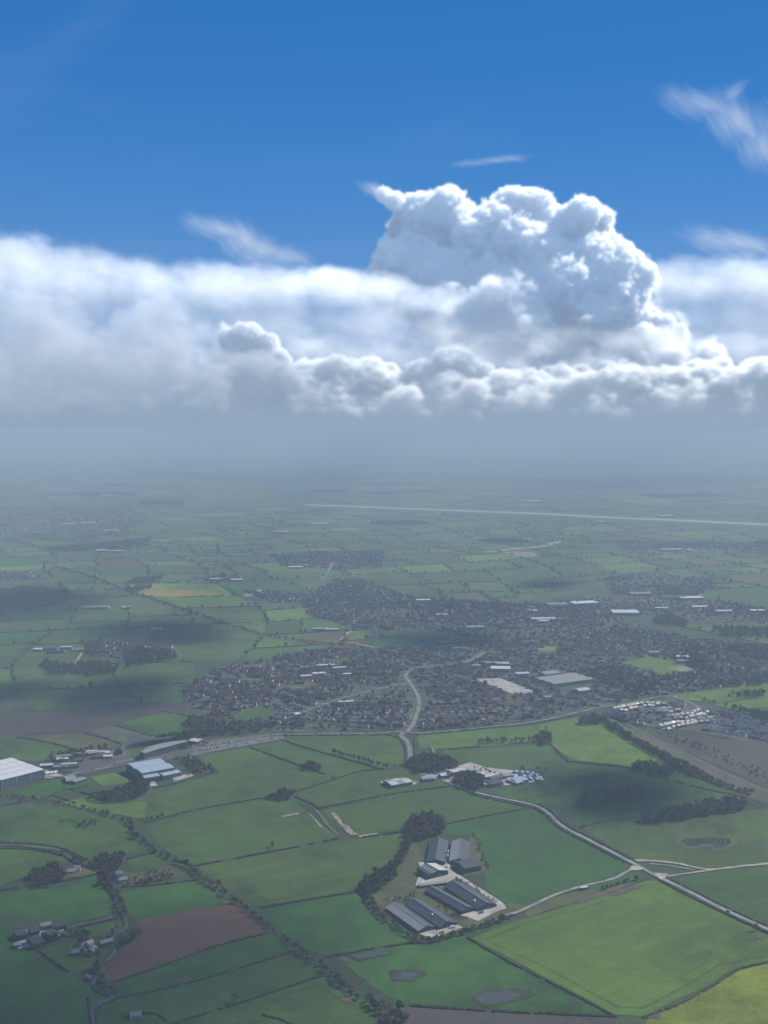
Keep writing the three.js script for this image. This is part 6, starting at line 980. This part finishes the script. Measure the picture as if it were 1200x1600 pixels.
// ---------------------------------------------------------------- trees placed: the largest in view singly, the rest as masses
const visible = treeSpots.filter((t) => inView(t.x, t.z, 120, 0.46)), named = visible.filter((t) => t.label && inView(t.x, t.z, -60)).sort((a, b) => b.h / Math.hypot(b.x, b.z, 600) - a.h / Math.hypot(a.x, a.z, 600)), alone = new Set(named.slice(0, 298));
let turnAt = 0;
const middle = {};
for (const t of alone) (middle[t.label] ??= []).push(t.h);
const called = (t) => { const all = middle[t.label], low = Math.min(...all), high = Math.max(...all), f = (t.h - low) / (high - low || 1); return all.length < 4 ? t.label : `${f > 0.66 ? 'taller' : f < 0.33 ? 'shorter' : 'medium'} ${t.label.replace(/^(small|tall) /, '')}`; };
for (const t of alone) {
  const k = turnAt++ % 4, g = thing(t.kind === 'bush' ? 'bush' : 'tree', called(t), t.kind === 'bush' ? 'bush' : 'tree', t.group, t.x, t.z, (turnAt * 2.4) % 6.28);
  g.position.y = 0.5; g.scale.set(t.h * (1.05 + 0.25 * ((turnAt * 7) % 3) / 2), t.h, t.h * 1.15);
  mesh('crown', crowns[t.kind][k], leafage[t.kind], g); mesh('trunk', trunks[turnAt % 2], bark, g);
}
for (const kind of Object.keys(KINDS)) [0, 1, 2, 3].forEach((k) => copies('woodland', { bare: 'bare brown trees of the woods, hedges and gardens', green: 'dark evergreen trees of the woods and gardens', bush: 'olive bushes on rough ground', tawny: 'pale tawny bare trees of the woods and gardens' }[kind], 'trees', mergeGeometries([crowns[kind][k], trunks[k % 2]]), leafage[kind], visible.filter((t, i) => !alone.has(t) && t.kind === kind && i % 4 === k), (t, o) => { o.position.set(t.x, 0.3, t.z); o.rotation.y = (t.x * 3.7 + t.z) % 6.28; o.scale.set(t.h * 1.2, t.h, t.h * 1.2); }));

// ---------------------------------------------------------------- clouds high on the sun's side, whose shadows cross the land
const cloudWhite = material('cloud', rgb(0.85, 0.86, 0.88), { roughness: 1, transparent: true, opacity: 0.24 }), cloudSolid = material('dense cloud', rgb(0.85, 0.86, 0.88), { roughness: 1 }), cloudThin = material('thin cloud', rgb(0.85, 0.86, 0.88), { roughness: 1, transparent: true, opacity: 0.11 });
function cloud(x, z, rx, rz, seed, mat = cloudWhite) {
  const r = randomFrom(seed), high = 4000, list = [];
  for (let i = 0; i < 16; i++) { const t = r() * 6.28, q = Math.sqrt(r()) * 0.75, s = 0.32 + 0.28 * r(), g = new THREE.IcosahedronGeometry(1, 2), p = g.attributes.position; for (let k = 0; k < p.count; k++) { const f = 0.8 + 0.45 * fbm2(p.getX(k) * 1.7 + i * 9, p.getZ(k) * 1.7 + p.getY(k), 2, seed); p.setXYZ(k, p.getX(k) * f, p.getY(k) * f, p.getZ(k) * f); } g.scale(rx * s, 50 + 40 * r(), rz * s).translate(Math.cos(t) * q * rx, r() * 30, Math.sin(t) * q * rz); g.computeVertexNormals(); list.push(g); }
  const m = mesh('cloud', mergeGeometries(list), mat, scene);
  m.position.set(x + (sunVector.x / sunVector.y) * high, high, z + (sunVector.z / sunVector.y) * high); m.userData.kind = 'structure';
}
for (const [x, z, rx, rz, seed] of [[-685.3, -3392.3, 215, 240, 2], [-579.5, -2604.8, 130, 165, 3], [-1200.8, -3933.4, 210, 330, 4], [-869.8, -2617.8, 75, 110, 5], [164, -3246.6, 175, 160, 6], [664.2, -4480.1, 95, 150, 7]]) cloud(x, z, rx, rz, seed);
cloud(...[411.3, -1885.3], 105, 105, 1, cloudSolid);
cloud(...[-361.7, -1166.1], 330, 330, 21, cloudThin);

renderer.render(scene, camera);
